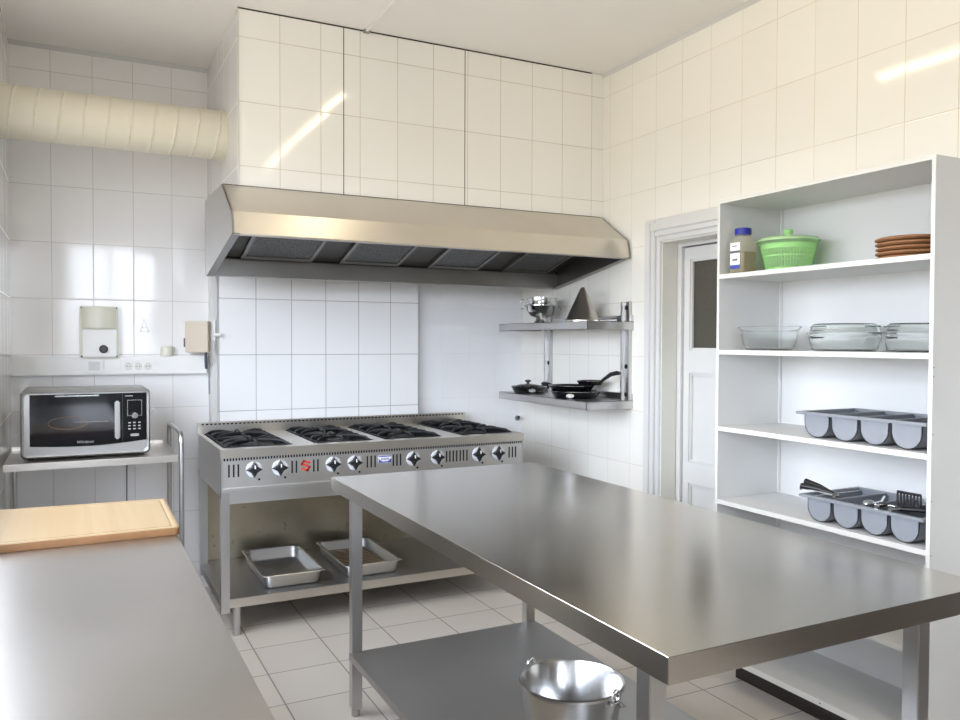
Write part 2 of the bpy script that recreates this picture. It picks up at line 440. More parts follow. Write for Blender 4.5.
# door and its casing
d = MB()
FO, FI = 3.628, 3.50
for x0, x1, a, b in ((0.0, 0.016, 0.0, 0.128), (0.016, 0.030, 0.012, 0.100), (0.030, 0.040, 0.024, 0.070)):
    d.box(XR - x1, FI + 0.128 - b if False else FO - b, 0.0, XR - x0, FO - a, 2.183 - a, 0.003)      # left jamb face
    d.box(XR - x1, 2.60 + a, 2.183 - b, XR - x0, FO - b, 2.183 - a, 0.003)                             # head face
    d.box(XR - x1, 2.60 + a, 0.0, XR - x0, 2.60 + b, 2.183 - b, 0.003)
struct(d.build('trim_6', M['paint']))
d = MB(); d.box(XR - 0.002, 3.492, 0, XR + 0.10, 3.502, DZ); d.box(XR - 0.002, DY0, DZ - 0.008, XR + 0.10, 3.492, DZ + 0.002)
struct(d.build('trim_7', M['reveal']))
DX = XR + 0.105
fr = MB(); fr.box(DX, 3.462, 0, DX + 0.05, 3.50, DZ); fr.box(DX, DY0, DZ - 0.028, DX + 0.05, 3.462, DZ)
struct(fr.build('trim_8', M['paint']))
PX = DX + 0.018
dr = MB()
dr.box(PX, 3.413, 0.01, PX + 0.04, 3.458, 2.02); dr.box(PX, DY0, 1.955, PX + 0.04, 3.413, 2.02)
dr.box(PX, DY0, 1.33, PX + 0.04, 3.413, 1.455); dr.box(PX, DY0, 0.72, PX + 0.04, 3.413, 0.84); dr.box(PX, DY0, 0.01, PX + 0.04, 3.413, 0.14)
door = struct(dr.build('door_1', M['paint']))
MB().box(PX + 0.022, DY0, 1.455, PX + 0.03, 3.413, 1.955).build('door_pane', M['door_glass'], door)
pn = MB(); pn.box(PX + 0.018, DY0, 0.84, PX + 0.03, 3.413, 1.33); pn.box(PX + 0.018, DY0, 0.14, PX + 0.03, 3.413, 0.72)
pn.build('door_panel', M['paint'], door)
ml = MB()
for z0, z1 in ((1.455, 1.955), (0.84, 1.33), (0.14, 0.72)):
    ml.box(PX + 0.004, 3.399, z0, PX + 0.022, 3.413, z1, 0.003); ml.box(PX + 0.004, DY0, z0, PX + 0.022, 3.399, z0 + 0.014, 0.003)
    ml.box(PX + 0.004, DY0, z1 - 0.014, PX + 0.022, 3.399, z1, 0.003)
ml.build('door_moulding', M['paint'], door)
MB().box(XR + 0.2, 2.3, 0, XR + 0.24, 3.8, 2.4).build('wall_hall', M['paint'])['kind'] = 'structure'

refl_panel = MB(); refl_panel.box(XR - 0.03, -1.1, 0.0, XR, 0.75, 2.05, 0.004)  # slab added out of view to darken reflections in the table edge
struct(refl_panel.build('added_dark_panel', M['dark_panel']))
# ================================================================== CEILING LAMP
t = thing('ceiling_lamp', 'long white fluorescent batten lamp on the ceiling, just above the top of the picture', 'lamp', (1.55, 2.05, ZC))
MB().box(1.49, 0.86, ZC - 0.045, 1.61, 3.24, ZC, 0.006).build('lamp_body', M['white_plastic'], t)
for y0, y1 in ((0.92, 2.03), (2.07, 3.18)):
    MB().cyl((1.55, y0, ZC - 0.075), (1.55, y1, ZC - 0.075), 0.014, 14).build('fluorescent_tube', M['tube'], t)
    for yy in (y0 - 0.008, y1 + 0.008):
        MB().box(1.535, yy - 0.008, ZC - 0.092, 1.565, yy + 0.008, ZC - 0.045, 0.003).build('lamp_holder', M['white_plastic'], t)
cd = MB().box(1.372, 3.24, ZC - 0.012, 1.388, CY0, ZC, 0.003)
cd.box(1.388, 3.24, ZC - 0.012, 1.50, 3.256, ZC)
cond = tag(cd.build('cable_conduit', M['white_plastic'], origin=(1.38, 3.6, ZC)), 'thin white cable conduit crossing the ceiling to the chimney breast', 'conduit')
MB().box(1.362, CY0 - 0.022, ZC - 0.016, 1.398, CY0 - 0.001, ZC, 0.002).build('conduit_clip', M['steel_dark'], cond)

# ================================================================== DUCT
def duct():
    t = thing('ventilation_duct', 'thick cream round ventilation duct running from the left wall into the chimney breast', 'duct', (0.2, 4.5, 2.602))
    m = MB(); n = 40; x0, x1 = XL, CX0; cy, cz, r = 4.5, 2.602, 0.128; pitch = 0.105; N = 230
    loops = []
    for i in range(N + 1):
        x = x0 + (x1 - x0) * i / N; lp = []
        for k in range(n):
            a = 2 * math.pi * k / n
            ph = ((x / pitch) + a / (2 * math.pi)) % 1.0
            rr = r + (0.0045 if ph < 0.07 else 0.0)
            lp.append(Vector((x, cy + rr * math.cos(a), cz + rr * math.sin(a))))
        loops.append(lp)
    m.loft(loops, False, False); m.build('duct_tube', M['duct'], t)
    m = MB(); m.tube([(CX0 - 0.02, cy, cz), (CX0, cy, cz)], r + 0.004, 40, True); m.build('duct_collar', M['duct'], t)
duct()

# ================================================================== HOOD
def hood():
    x0, x1 = 0.645, 2.885; yb = 4.60
    t = thing('extractor_hood', 'wide brushed steel canopy extractor hood on the wall above the stove', 'hood', (1.76, 4.3, 1.86))
    A, B, C, D, E = (4.055, 2.262), (3.785, 2.092), (3.765, 1.99), (yb, 1.853), (yb, 2.262)
    th = 0.010
    side = [(x0, A[0], A[1]), (x0, B[0], B[1]), (x0, C[0], C[1]), (x0, 4.56, D[1]), (x0, D[0], D[1]), (x0, E[0], E[1])]
    for xx, nm in ((x0, 'side_panel'), (x1 - th, 'side_panel')):
        MB().prism([(xx, p[1], p[2]) for p in side], (th, 0, 0)).build(nm, M['steel'], t)
    for xx in (x0 + th, x1 - th - 0.002):
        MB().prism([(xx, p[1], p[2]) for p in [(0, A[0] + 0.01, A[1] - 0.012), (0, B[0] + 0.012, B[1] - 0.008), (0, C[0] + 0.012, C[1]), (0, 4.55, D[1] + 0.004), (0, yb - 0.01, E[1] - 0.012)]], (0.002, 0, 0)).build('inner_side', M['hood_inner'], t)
    # sloped and upright front sheet
    def sheet(p, q, mat, nm, d=0.006, xa=x0, xb=x1):
        dy, dz = q[0] - p[0], q[1] - p[1]; L = math.hypot(dy, dz); ny, nz = -dz / L * d, dy / L * d
        MB().prism([(xa, p[0], p[1]), (xa, q[0], q[1]), (xa, q[0] + ny, q[1] + nz), (xa, p[0] + ny, p[1] + nz)], (xb - xa, 0, 0)).build(nm, mat, t)
    sheet(A, B, M['steel_h'], 'sloped_front'); sheet(B, C, M['steel_h'], 'front_lip')
    MB().box(x0 + th, C[0], C[1] - 0.006, x1 - th, C[0] + 0.045, C[1]).build('lip_flange', M['steel_h'], t)
    # flanges along the lower side edges
    for xx in (x0, x1 - 0.035):
        MB().prism([(xx, C[0], C[1]), (xx, 4.56, D[1]), (xx, 4.56, D[1] - 0.004), (xx, C[0], C[1] - 0.004)], (0.035, 0, 0)).build('side_flange', M['hood_trough'], t)
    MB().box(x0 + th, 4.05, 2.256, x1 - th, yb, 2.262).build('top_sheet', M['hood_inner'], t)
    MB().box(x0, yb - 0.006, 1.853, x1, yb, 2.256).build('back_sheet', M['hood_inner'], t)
    # grease trough
    g = MB(); g.box(x0 + th, 4.535, 1.853, x1 - th, 4.541, 1.944); g.box(x0 + th, 4.541, 1.853, x1 - th, yb, 1.858); g.box(x0 + th, 4.528, 1.938, x1 - th, 4.541, 1.946)
    g.build('grease_trough', M['hood_trough'], t)
    # filter bank
    p, q = Vector((0, 4.50, 1.955)), Vector((0, 3.87, 2.13))
    dr = (q - p); nr = Vector((0, -dr.z, dr.y)).normalized(); 
    if nr.z > 0: nr = -nr
    def slab(xa, xb, s0, s1, d0, d1, mb):
        a, b = p + dr * s0, p + dr * s1
        mb.prism([(xa, *(a + nr * d0).yz), (xa, *(b + nr * d0).yz), (xa, *(b + nr * d1).yz), (xa, *(a + nr * d1).yz)], (xb - xa, 0, 0))
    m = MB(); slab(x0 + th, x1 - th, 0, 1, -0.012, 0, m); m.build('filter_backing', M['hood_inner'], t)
    for xa, xb in ((0.81, 1.20), (1.36, 1.72), (1.91, 2.25), (2.42, 2.75)):
        m = MB()
        slab(xa, xb, 0.04, 0.10, 0.001, 0.02, m); slab(xa, xb, 0.90, 0.96, 0.001, 0.02, m); slab(xa, xa + 0.02, 0.10, 0.90, 0.001, 0.02, m); slab(xb - 0.02, xb, 0.10, 0.90, 0.001, 0.02, m)
        f = m.build('grease_filter', M['hood_trough'], t)
        m = MB(); slab(xa + 0.02, xb - 0.02, 0.10, 0.90, 0.001, 0.014, m); m.build('filter_mesh', M['mesh'], f)
hood()

# ================================================================== STOVE
SX0, SX1, SY0, SY1, STZ = 0.645, 2.388, 4.12, 4.955, 0.955
def stove():
    t = thing('gas_stove', 'long stainless gas stove with eight burners and open shelf against the tiled panel', 'stove', (1.5, 4.5, 0))
    wells = [(0.668, 1.03), (1.14, 1.475), (1.535, 1.89), (2.005, 2.362)]
    wy0, wy1 = 4.19, 4.90
    m = MB(); prev = SX0
    for a, b in wells:
        m.box(prev, SY0, STZ - 0.006, a, SY1, STZ); prev = b
        m.box(a, SY0, STZ - 0.006, b, wy0, STZ); m.box(a, wy1, STZ - 0.006, b, SY1, STZ)
    m.box(prev, SY0, STZ - 0.006, SX1, SY1, STZ)
    m.box(SX0, SY0, STZ - 0.044, SX1, SY0 + 0.006, STZ - 0.004, 0.002)
    m.build('stove_top', M['steel_h'], t)
    # raised rim at the back with a row of slots
    m = MB(); m.box(SX0, SY1 - 0.03, STZ, SX1, SY1, STZ + 0.062, 0.003); bk = m.build('back_rim', M['steel_h'], t)
    m = MB()
    for i in range(72): m.box(SX0 + 0.02 + i * 0.0238, SY1 - 0.0312, STZ + 0.046, SX0 + 0.034 + i * 0.0238, SY1 - 0.029, STZ + 0.054)
    m.build('rim_slots', M['hole'], bk)
    # box
    PZ0 = 0.742
    for xx in (SX0 + 0.005, SX1 - 0.012): MB().box(xx, SY0 + 0.012, PZ0 - 0.03, xx + 0.007, SY1, STZ - 0.006).build('side_panel', M['steel'], t)
    m = MB(); m.box(SX0 + 0.006, SY0 + 0.020, PZ0, SX1 - 0.006, SY0 + 0.026, STZ - 0.044)
    m.box(SX0 + 0.006, SY0 + 0.008, PZ0 - 0.004, SX1 - 0.006, SY0 + 0.026, PZ0 + 0.016, 0.003)
    pan = m.build('control_panel', M['steel_panel'], t)
    m = MB()
    for i in range(118): m.box(SX0 + 0.018 + i * 0.0146, SY0 + 0.0185, STZ - 0.060, SX0 + 0.026 + i * 0.0146, SY0 + 0.0205, STZ - 0.047)
    m.build('vent_perforations', M['hole'], pan)
    for x in (0.689, 0.712, 0.735, 1.007, 1.029, 1.121, 1.143, 1.438, 1.460, 1.416, 1.566, 1.587, 1.608, 1.888, 1.909, 1.930, 1.952, 1.974, 1.995, 2.017, 2.295, 2.317, 2.338):
        MB().box(x - 0.0042, SY0 + 0.0188, 0.812, x + 0.0042, SY0 + 0.0205, 0.876, 0.0005).build('vent_slot', M['hole'], pan)
    m = MB(); m.box(SX0 + 0.05, SY0 + 0.045, 0.672, SX1 - 0.05, SY0 + 0.052, 0.738); m.build('front_rail', M['steel_panel'], t)
    m = MB(); m.box(SX0 + 0.012, SY0 + 0.03, 0.735, SX1 - 0.012, SY1, 0.742); m.build('bottom_sheet', M['steel_dark'], t)
    # wells, burners and grates
    for a, b in wells:
        m = MB(); m.box(a, wy0, STZ - 0.05, b, wy1, STZ - 0.045)
        m.box(a, wy0, STZ - 0.045, a + 0.004, wy1, STZ - 0.002); m.box(b - 0.004, wy0, STZ - 0.045, b, wy1, STZ - 0.002)
        m.box(a, wy0, STZ - 0.045, b, wy0 + 0.004, STZ - 0.002); m.box(a, wy1 - 0.004, STZ - 0.045, b, wy1, STZ - 0.002)
        wl = m.build('burner_well', M['well'], t)
        cx = (a + b) / 2; h = (b - a) / 2 - 0.012
        for cy, r in ((4.370, 0.052), (4.720, 0.062)):
            m = MB(); m.lathe([(0.001, -0.004), (r * 0.6, -0.004), (r, -0.010), (r, -0.018), (r * 0.75, -0.022), (r * 0.7, -0.045), (0.001, -0.045)], (cx, cy, STZ), 28)
            m.build('burner', M['iron'], wl)
            # grate: outer frame plus humped fingers
            g = MB(); zt = STZ + 0.004; hy = 0.165
            g.box(cx - h, cy - hy, zt - 0.012, cx + h, cy - hy + 0.012, zt, 0.003); g.box(cx - h, cy + hy - 0.012, zt - 0.012, cx + h, cy + hy, zt, 0.003)
            g.box(cx - h, cy - hy, zt - 0.012, cx - h + 0.012, cy + hy, zt, 0.003); g.box(cx + h - 0.012, cy - hy, zt - 0.012, cx + h, cy + hy, zt, 0.003)
            for k in range(8):
                an = k * math.pi / 4; dx, dy = math.cos(an), math.sin(an)
                lim = min(h / max(abs(dx), 1e-3), hy / max(abs(dy), 1e-3)) - 0.004
                q = [(cx + dx * s, cy + dy * s, zz) for s, zz in ((lim, zt - 0.006), (lim * 0.84, zt + 0.010), (lim * 0.60, zt + 0.016), (0.034, zt + 0.012))]
                g.tube(q, [0.006, 0.008, 0.0085, 0.006], 6)
            for xx in (cx - h + 0.006, cx + h - 0.006):
                for yy in (cy - hy + 0.006, cy + hy - 0.006): g.box(xx - 0.005, yy - 0.005, STZ - 0.045, xx + 0.005, yy + 0.005, zt - 0.006)
            g.build('burner_grate', M['iron'], t)
    # knobs
    for i, x in enumerate((0.812, 0.944, 1.226, 1.345, 1.683, 1.832, 2.091, 2.221)):
        z = 0.845; y = SY0 + 0.020
        m = MB(); m.tube([(x, y, z), (x, y - 0.004, z), (x, y - 0.005, z)], [0.040, 0.040, 0.037], 32)
        bz = m.build('knob_dial', M['bezel'], t)
        m = MB(); pts = []
        for k in range(8):
            rr = 0.042 if k % 2 == 0 else 0.0215; an = k * math.pi / 4 + R(90)
            pts.append((rr * math.cos(an), rr * math.sin(an)))
        def ring(sc, yy): return [Vector((x + px * sc, yy, z + pz * sc)) for px, pz in pts]
        m.loft([ring(1.0, y - 0.005), ring(1.0, y - 0.020), ring(0.82, y - 0.030)])
        m.tube([(x, y - 0.005, z), (x, y - 0.034, z)], [0.019, 0.016], 20)
        kn = m.build('knob', M['black'], bz)
        m = MB(); m.box(x - 0.003, y - 0.0355, z + 0.006, x + 0.003, y - 0.029, z + 0.024); m.build('knob_pointer', M['paper'], bz)
        m = MB(); m.cyl((x + 0.026, y + 0.0005, z - 0.052), (x + 0.026, y - 0.002, z - 0.052), 0.006, 12); m.build('pilot_hole', M['hole'], bz)
    # red angular S mark and the blue plate
    def zig(pts, wd):
        m = MB(); y = SY0 + 0.0195
        for a, b in zip(pts, pts[1:]):
            a, b = Vector((a[0], y, a[1])), Vector((b[0], y, b[1])); d = (b - a).normalized()
            m.obox((a + b) / 2, d, Vector((0, 1, 0)), d.cross(Vector((0, 1, 0))), (b - a).length / 2 + wd / 2, 0.001, wd / 2)
        return m
    zig([(1.097, 0.862), (1.068, 0.871), (1.058, 0.856), (1.098, 0.838), (1.088, 0.822), (1.060, 0.831)], 0.0115).build('red_logo', M['red'], pan)
    m = MB(); m.box(1.478, SY0 + 0.0185, 0.832, 1.556, SY0 + 0.0205, 0.874, 0.001); pl = m.build('name_plate', M['paper'], pan)
    m = MB(); m.box(1.480, SY0 + 0.0178, 0.866, 1.554, SY0 + 0.019, 0.872); m.box(1.480, SY0 + 0.0178, 0.834, 1.554, SY0 + 0.019, 0.841)
    m.prism([(1.480, SY0 + 0.0178, 0.841), (1.500, SY0 + 0.0178, 0.841), (1.480, SY0 + 0.0178, 0.858)], (0, 0.0012, 0)); m.prism([(1.554, SY0 + 0.0178, 0.841), (1.554, SY0 + 0.0178, 0.858), (1.534, SY0 + 0.0178, 0.841)], (0, 0.0012, 0))
    for i in range(6): m.box(1.494 + i * 0.008, SY0 + 0.0178, 0.849, 1.499 + i * 0.008, SY0 + 0.019, 0.858)
    m.build('plate_print', M['blue'], pl)
    # legs and lower shelf
    for x, fx in ((SX0 + 0.005, SX0 + 0.085), (SX1 - 0.047, SX1 - 0.085)):
        for y in (SY0 + 0.022, SY1 - 0.07):
            m = MB(); m.box(x, y, 0.125, x + 0.042, y + 0.042, 0.742); lg = m.build('leg', M['steel'], t)
            m = MB(); m.cyl((fx, y + 0.03, 0.05), (fx, y + 0.03, 0.147), 0.021); m.cyl((fx, y + 0.03, 0.0), (fx, y + 0.03, 0.05), 0.018); m.build('foot', M['pan_steel'], lg)
    m = MB(); m.box(SX0 + 0.047, SY0 + 0.026, 0.147, SX1 - 0.047, SY1 - 0.02, 0.194, 0.003); m.box(SX0 + 0.006, SY0 + 0.064, 0.150, SX1 - 0.006, SY1 - 0.07, 0.1935)
    m.build('lower_shelf', M['steel_dark'], t)
    MB().box(SX0 + 0.047, SY0 + 0.0245, 0.148, SX1 - 0.047, SY0 + 0.0262, 0.193).build('shelf_front_edge', M['steel_h'], t)
    MB().box(SX0 + 0.03, SY1 - 0.02, 0.15, SX1 - 0.03, SY1 - 0.014, 0.735).build('back_panel', M['steel_stain'], t)
stove()

# ------------------------------------------------------------------ pans on the stove shelf
def gastro(name, label, cx, cy, hx, hy, zb, hgt, rack=False):
    t = thing(name, label, 'pan', (cx, cy, zb))
    m = MB(); f = 0.018; th = 0.0015
    L = [rrect(cx, cy, zb + th, 0.02, 0.02, 0.015), rrect(cx, cy, zb + th, hx - f - 0.018, hy - f - 0.018, 0.03), rrect(cx, cy, zb + th + 0.010, hx - f - 0.007, hy - f - 0.007, 0.036),
         rrect(cx, cy, zb + hgt - 0.006, hx - f - 0.002, hy - f - 0.002, 0.040), rrect(cx, cy, zb + hgt, hx - f + 0.003, hy - f + 0.003, 0.042), rrect(cx, cy, zb + hgt, hx - 0.002, hy - 0.002, 0.024),
         rrect(cx, cy, zb + hgt - 0.003, hx, hy, 0.025), rrect(cx, cy, zb + hgt - 0.004, hx - 0.004, hy - 0.004, 0.022), rrect(cx, cy, zb + hgt - 0.003, hx - f + 0.004, hy - f + 0.004, 0.043),
         rrect(cx, cy, zb + 0.012, hx - f - 0.005, hy - f - 0.005, 0.038), rrect(cx, cy, zb, hx - f - 0.018, hy - f - 0.018, 0.03), rrect(cx, cy, zb, 0.02, 0.02, 0.015)]
    m.loft(L, True, True); m.build('pan_body', M['pan_steel'], t)
    if rack:
        m = MB(); n = 16
        for i in range(n):
            y = cy - hy + 0.06 + (2 * hy - 0.12) * i / (n - 1); m.box(cx - hx + 0.045, y - 0.004, zb + 0.022, cx + hx - 0.045, y + 0.004, zb + 0.026)
        for x in (cx - hx + 0.045, cx, cx + hx - 0.055): m.box(x, cy - hy + 0.05, zb + 0.016, x + 0.01, cy + hy - 0.05, zb + 0.023)
        m.build('drip_rack', M['rack'], t)
    return t
gastro('steel_pan', 'empty rectangular stainless pan on the stove shelf, nearest the left leg', 1.036, 4.50, 0.172, 0.305, 0.1945, 0.076)
gastro('steel_pan', 'rectangular stainless pan with a brown slatted rack inside, on the stove shelf', 1.478, 4.50, 0.172, 0.305, 0.1945, 0.076, True)

# ================================================================== WORK TABLE
def work_table():
    t = thing('work_table', 'large stainless steel work table with a lower shelf in the middle of the kitchen', 'table', (1.45, 2.2, 0))
    x0, x1, y0, y1, z = 0.972, 1.962, 1.145, 3.315, 0.92
    m = MB(); m.box(x0, y0, z - 0.054, x1, y1, z, 0.0015, 2); m.build('tabletop', M['steel_top'], t)
    for x in (0.976, 1.775):
        for y in (1.203, 3.035):
            m = MB(); m.box(x, y, 0.03, x + 0.042, y + 0.042, z - 0.054, 0.002); lg = m.build('leg', M['steel'], t)
            m = MB(); m.cyl((x + 0.021, y + 0.021, 0), (x + 0.021, y + 0.021, 0.035), 0.017); m.build('foot', M['steel_dark'], lg)
    m = MB(); m.box(0.968, 1.190, 0.229, 1.825, 3.055, 0.257, 0.002)
    m.build('lower_shelf', M['steel_dark'], t)
    m = MB(); m.box(1.03, 1.63, 0.852, 1.07, 1.70, z - 0.054); m.build('mounting_lug', M['kick'], t)
work_table()

def bucket():
    cx, cy, zb, h, r = 1.250, 1.885, 0.2575, 0.289, 0.142
    t = thing('steel_bucket', 'stainless steel bucket with wire handle on the lower shelf of the work table', 'bucket', (cx, cy, zb))
    m = MB(); rb = 0.106
    m.lathe([(0.001, 0.002), (rb - 0.01, 0.002), (rb, 0.006), (r - 0.003, h - 0.006), (r + 0.002, h), (r + 0.007, h - 0.002), (r + 0.007, h - 0.009), (r + 0.001, h - 0.011), (rb + 0.003, 0.0), (0.001, 0.0)], (cx, cy, zb), 56)
    m.build('bucket_body', M['bucket'], t)
    d = Vector((0.31, -0.95, 0)).normalized(); c = Vector((cx, cy, zb + h - 0.016))
    for s in (-1, 1):
        e = MB(); b = c + d * s * (r + 0.004); tn = Vector((-d.y, d.x, 0))
        pts = [b + tn * (0.017 * math.cos(a)) + Vector((0, 0, 0.018 * math.sin(a) + 0.012)) + d * s * 0.006 for a in [2 * math.pi * k / 16 for k in range(17)]]
        e.tube(pts, 0.0028, 8, False); e.obox(b + Vector((0, 0, 0.0)), d, tn, Vector((0, 0, 1)), 0.003, 0.02, 0.012, 0.001)
        e.build('handle_ear', M['chrome'], t)
    tn = Vector((-d.y, d.x, 0)); m = MB(); pts = []
    for k in range(25):
        a = math.pi * k / 24
        pts.append(c + d * (-math.cos(a)) * (r + 0.012) + (tn * 0.80 + Vector((0, 0, -0.55))) .normalized() * math.sin(a) * (r + 0.030) + Vector((0, 0, 0.006)))
    m.tube(pts, 0.003, 8); m.build('wire_handle', M['chrome'], t)
bucket()

# ================================================================== COUNTER AND BOARD
def counter():
    t = thing('steel_counter', 'stainless steel counter in the left foreground carrying the wooden board', 'counter', (0, 1.8, 0))
    x0, x1, y0, y1, z = XL + 0.004, 0.281, 0.42, 3.13, 0.90
    m = MB(); m.box(x0, y0, z - 0.045, x1, y1, z, 0.003); m.build('countertop', M['steel_counter'], t)
    for x in (x0 + 0.01, x1 - 0.06):
        for y in (y0 + 0.02, 1.75, y1 - 0.08):
            m = MB(); m.box(x, y, 0.0, x + 0.04, y + 0.04, z - 0.045, 0.002); m.build('leg', M['steel'], t)
    m = MB(); m.box(x0 + 0.01, y0 + 0.02, 0.25, x1 - 0.02, y1 - 0.04, 0.278, 0.002); m.build('lower_shelf', M['steel_dark'], t)
counter()
def board():
    z0, z1 = 0.9005, 0.926
    t = thing('cutting_board', 'thick light bamboo cutting board lying on the far end of the left counter', 'cutting board', (0.0, 2.85, z0))
    m = MB(); P = [(0.287, 2.612), (0.292, 3.10), (-0.262, 3.135), (-0.262, 2.600)]
    # rounded outline
    def outline(z, ins):
        out = []
        c = Vector((sum(p[0] for p in P) / 4, sum(p[1] for p in P) / 4, 0))
        for i in range(4):
            a, b, d = Vector((*P[i - 1], 0)), Vector((*P[i], 0)), Vector((*P[(i + 1) % 4], 0))
            r = 0.014; u, v = (a - b).normalized(), (d - b).normalized()
            for k in range(5):
                s = k / 4; q = (b + u * r) * (1 - s) ** 2 + b * 2 * s * (1 - s) + (b + v * r) * s ** 2
                q = q + (c - q).normalized() * ins; out.append(Vector((q.x, q.y, z)))
        return out
    m.loft([outline(z0, 0.002), outline(z0 + 0.002, 0), outline(z1 - 0.003, 0), ], True, False)
    m.build('board_side', M['wood_edge'], t)
    m = MB(); m.loft([outline(z1 - 0.003, 0), outline(z1, 0.003), outline(z1, 0.020), outline(z1 - 0.0022, 0.023), outline(z1 - 0.0022, 0.029), outline(z1, 0.032)], False, True)
    m.build('board_top', M['wood'], t)
board()

# ================================================================== TROLLEY AND MICROWAVE
def trolley():
    t = thing('steel_trolley', 'stainless steel side table with bent tube handle under the microwave', 'trolley', (0.1, 4.58, 0))
    x0, x1, y0, y1, z = XL + 0.012, 0.468, 4.30, 4.88, 0.918
    m = MB(); m.box(x0, y0, z - 0.034, x1, y1, z, 0.003); m.box(x0, y1 - 0.01, z, x1 - 0.02, y1, z + 0.016)
    m.build('trolley_top', M['steel_h'], t)
    m = MB(); m.box(x0, y0 + 0.02, 0.22, x1, y1 - 0.02, 0.25, 0.003); m.build('lower_shelf', M['steel_dark'], t)
    r = 0.0125
    for x in (0.482, x0 + 0.014):
        if x < 0:
            for yy in (y0 + 0.02, y1 - 0.03): MB().cyl((x, yy, 0), (x, yy, z - 0.034), r, 12).build('leg', M['steel'], t)
            continue
        pts = [(x, y0 + 0.0, 0.0), (x, y0 + 0.0, 0.98)]
        for k in range(1, 8):
            a = R(90 * k / 7); pts.append((x, y0 + 0.05 - 0.05 * math.cos(a), 0.98 + 0.05 * math.sin(a)))
        for k in range(8):
            a = R(90 * k / 7); pts.append((x, y1 - 0.05 + 0.05 * math.sin(a), 0.98 + 0.05 * math.cos(a)))
        pts += [(x, y1, 0.0)]
        m = MB(); m.tube(pts, r, 12); m.build('tube_frame', M['steel'], t)
    for yy in (y0 + 0.03, y1 - 0.03):
        MB().cyl((0.462, yy, z - 0.012), (0.484, yy, z - 0.012), 0.006, 10).build('joint_bolt', M['steel'], t)
trolley()
def microwave():
    x0, x1, y0, y1, z0, z1 = -0.232, 0.343, 4.375, 4.76, 0.9285, 1.256
    t = thing('microwave_oven', 'silver microwave oven with black glass door on the steel side table', 'microwave', (0.055, 4.57, z0))
    cx = (x0 + x1) / 2; W = (x1 - x0) / 2
    def front(y, ins, z, hz):  # rounded-rect in XZ plane
        return [Vector((p.x, y, p.y)) for p in rrect(cx, z, 0, W - ins, hz - ins, 0.022)]
    zm, H = (z0 + z1) / 2, (z1 - z0) / 2
    m = MB(); m.loft([front(y1, 0.004, zm, H), front(y1 - 0.01, 0, zm, H), front(y0 + 0.012, 0, zm, H), front(y0, 0.008, zm, H), front(y0 + 0.004, 0.016, zm, H)], True, True)
    m.build('microwave_body', M['silver'], t)
    for x in (x0 + 0.04, x1 - 0.04):
        for y in (y0 + 0.05, y1 - 0.05): MB().cyl((x, y, 0.9185), (x, y, z0 + 0.004), 0.012, 12).build('foot', M['black'], t)
    # black glass front: slightly curved lower edge
    def fpoly(xa, xb, zl, zr, zt, sag):
        top = [(xb, zt), (xa, zt)]; bot = [(xa + (xb - xa) * k / 12, zl + (zr - zl) * k / 12 - sag * math.sin(math.pi * k / 12)) for k in range(13)]
        return top + bot
    yF = y0 - 0.001
    m = MB(); m.prism([(x, yF, z) for x, z in fpoly(x0 + 0.040, x1 - 0.018, z0 + 0.060, z0 + 0.070, z1 - 0.020, 0.014)], (0, 0.012, 0)); fp = m.build('door', M['black_gloss'], t)
    m = MB(); m.prism([(x, yF - 0.0008, z) for x, z in fpoly(x0 + 0.075, x1 - 0.165, z0 + 0.088, z0 + 0.090, z1 - 0.055, 0.006)], (0, 0.0008, 0)); m.build('door_window', glassy, fp)
    # oval turntable glow seen through the window: ring
    m = MB(); pts = [(-0.03 + 0.085 * math.cos(2 * math.pi * k / 32), yF - 0.001, 1.095 + 0.030 * math.sin(2 * math.pi * k / 32)) for k in range(33)]
    m.tube(pts, 0.0009, 5, False); m.build('turntable_rim', M['wood_edge'], fp)
    m = MB(); m.tube([(-0.005, yF - 0.001, 1.098), (0.15, yF - 0.001, 1.098)], 0.0009, 5); m.build('inner_rail', M['silver'], fp)
    # bars and controls
    m = MB(); m.box(-0.085, yF - 0.003, 1.224, 0.110, yF, 1.230, 0.001); m.build('top_trim', M['chrome'], fp)
    m = MB(); m.box(0.178, yF - 0.020, 1.008, 0.202, yF - 0.006, 1.198, 0.006); m.box(0.183, yF - 0.008, 1.02, 0.197, yF, 1.035); m.box(0.183, yF - 0.008, 1.17, 0.197, yF, 1.185); m.build('door_handle', M['silver'], fp)
    cp = MB(); cp.box(0.214, yF - 0.0008, 0.995, 0.215, yF, 1.235); cpo = cp.build('control_panel', M['grey_print'], t)
    m = MB()
    for a, b, c_, d_ in ((0.236, 1.120, 0.304, 1.1225), (0.236, 1.198, 0.304, 1.2005), (0.236, 1.1225, 0.2385, 1.198), (0.3015, 1.1225, 0.304, 1.198)): m.box(a, yF - 0.001, b, c_, yF, d_)
    m.build('display_frame', M['chrome'], cpo)
    m = MB(); m.cyl((0.27, yF, 1.122), (0.27, yF - 0.016, 1.122), 0.0145, 24); m.build('dial', M['chrome'], cpo)
    m = MB()
    for i in range(3):
        for j in range(3): m.obox((0.246 + i * 0.023, yF - 0.001, 1.086 - j * 0.0155), Vector((1, 0, 0)), Vector((0, 1, 0)), Vector((0, 0, 1)), 0.0062, 0.0012, 0.0032, 0.001)
    m.build('buttons', M['silver'], cpo)
    m = MB(); m.obox((0.27, yF - 0.001, 1.024), Vector((1, 0, 0)), Vector((0, 1, 0)), Vector((0, 0, 1)), 0.020, 0.002, 0.0065, 0.002); m.build('start_button', M['silver'], cpo)
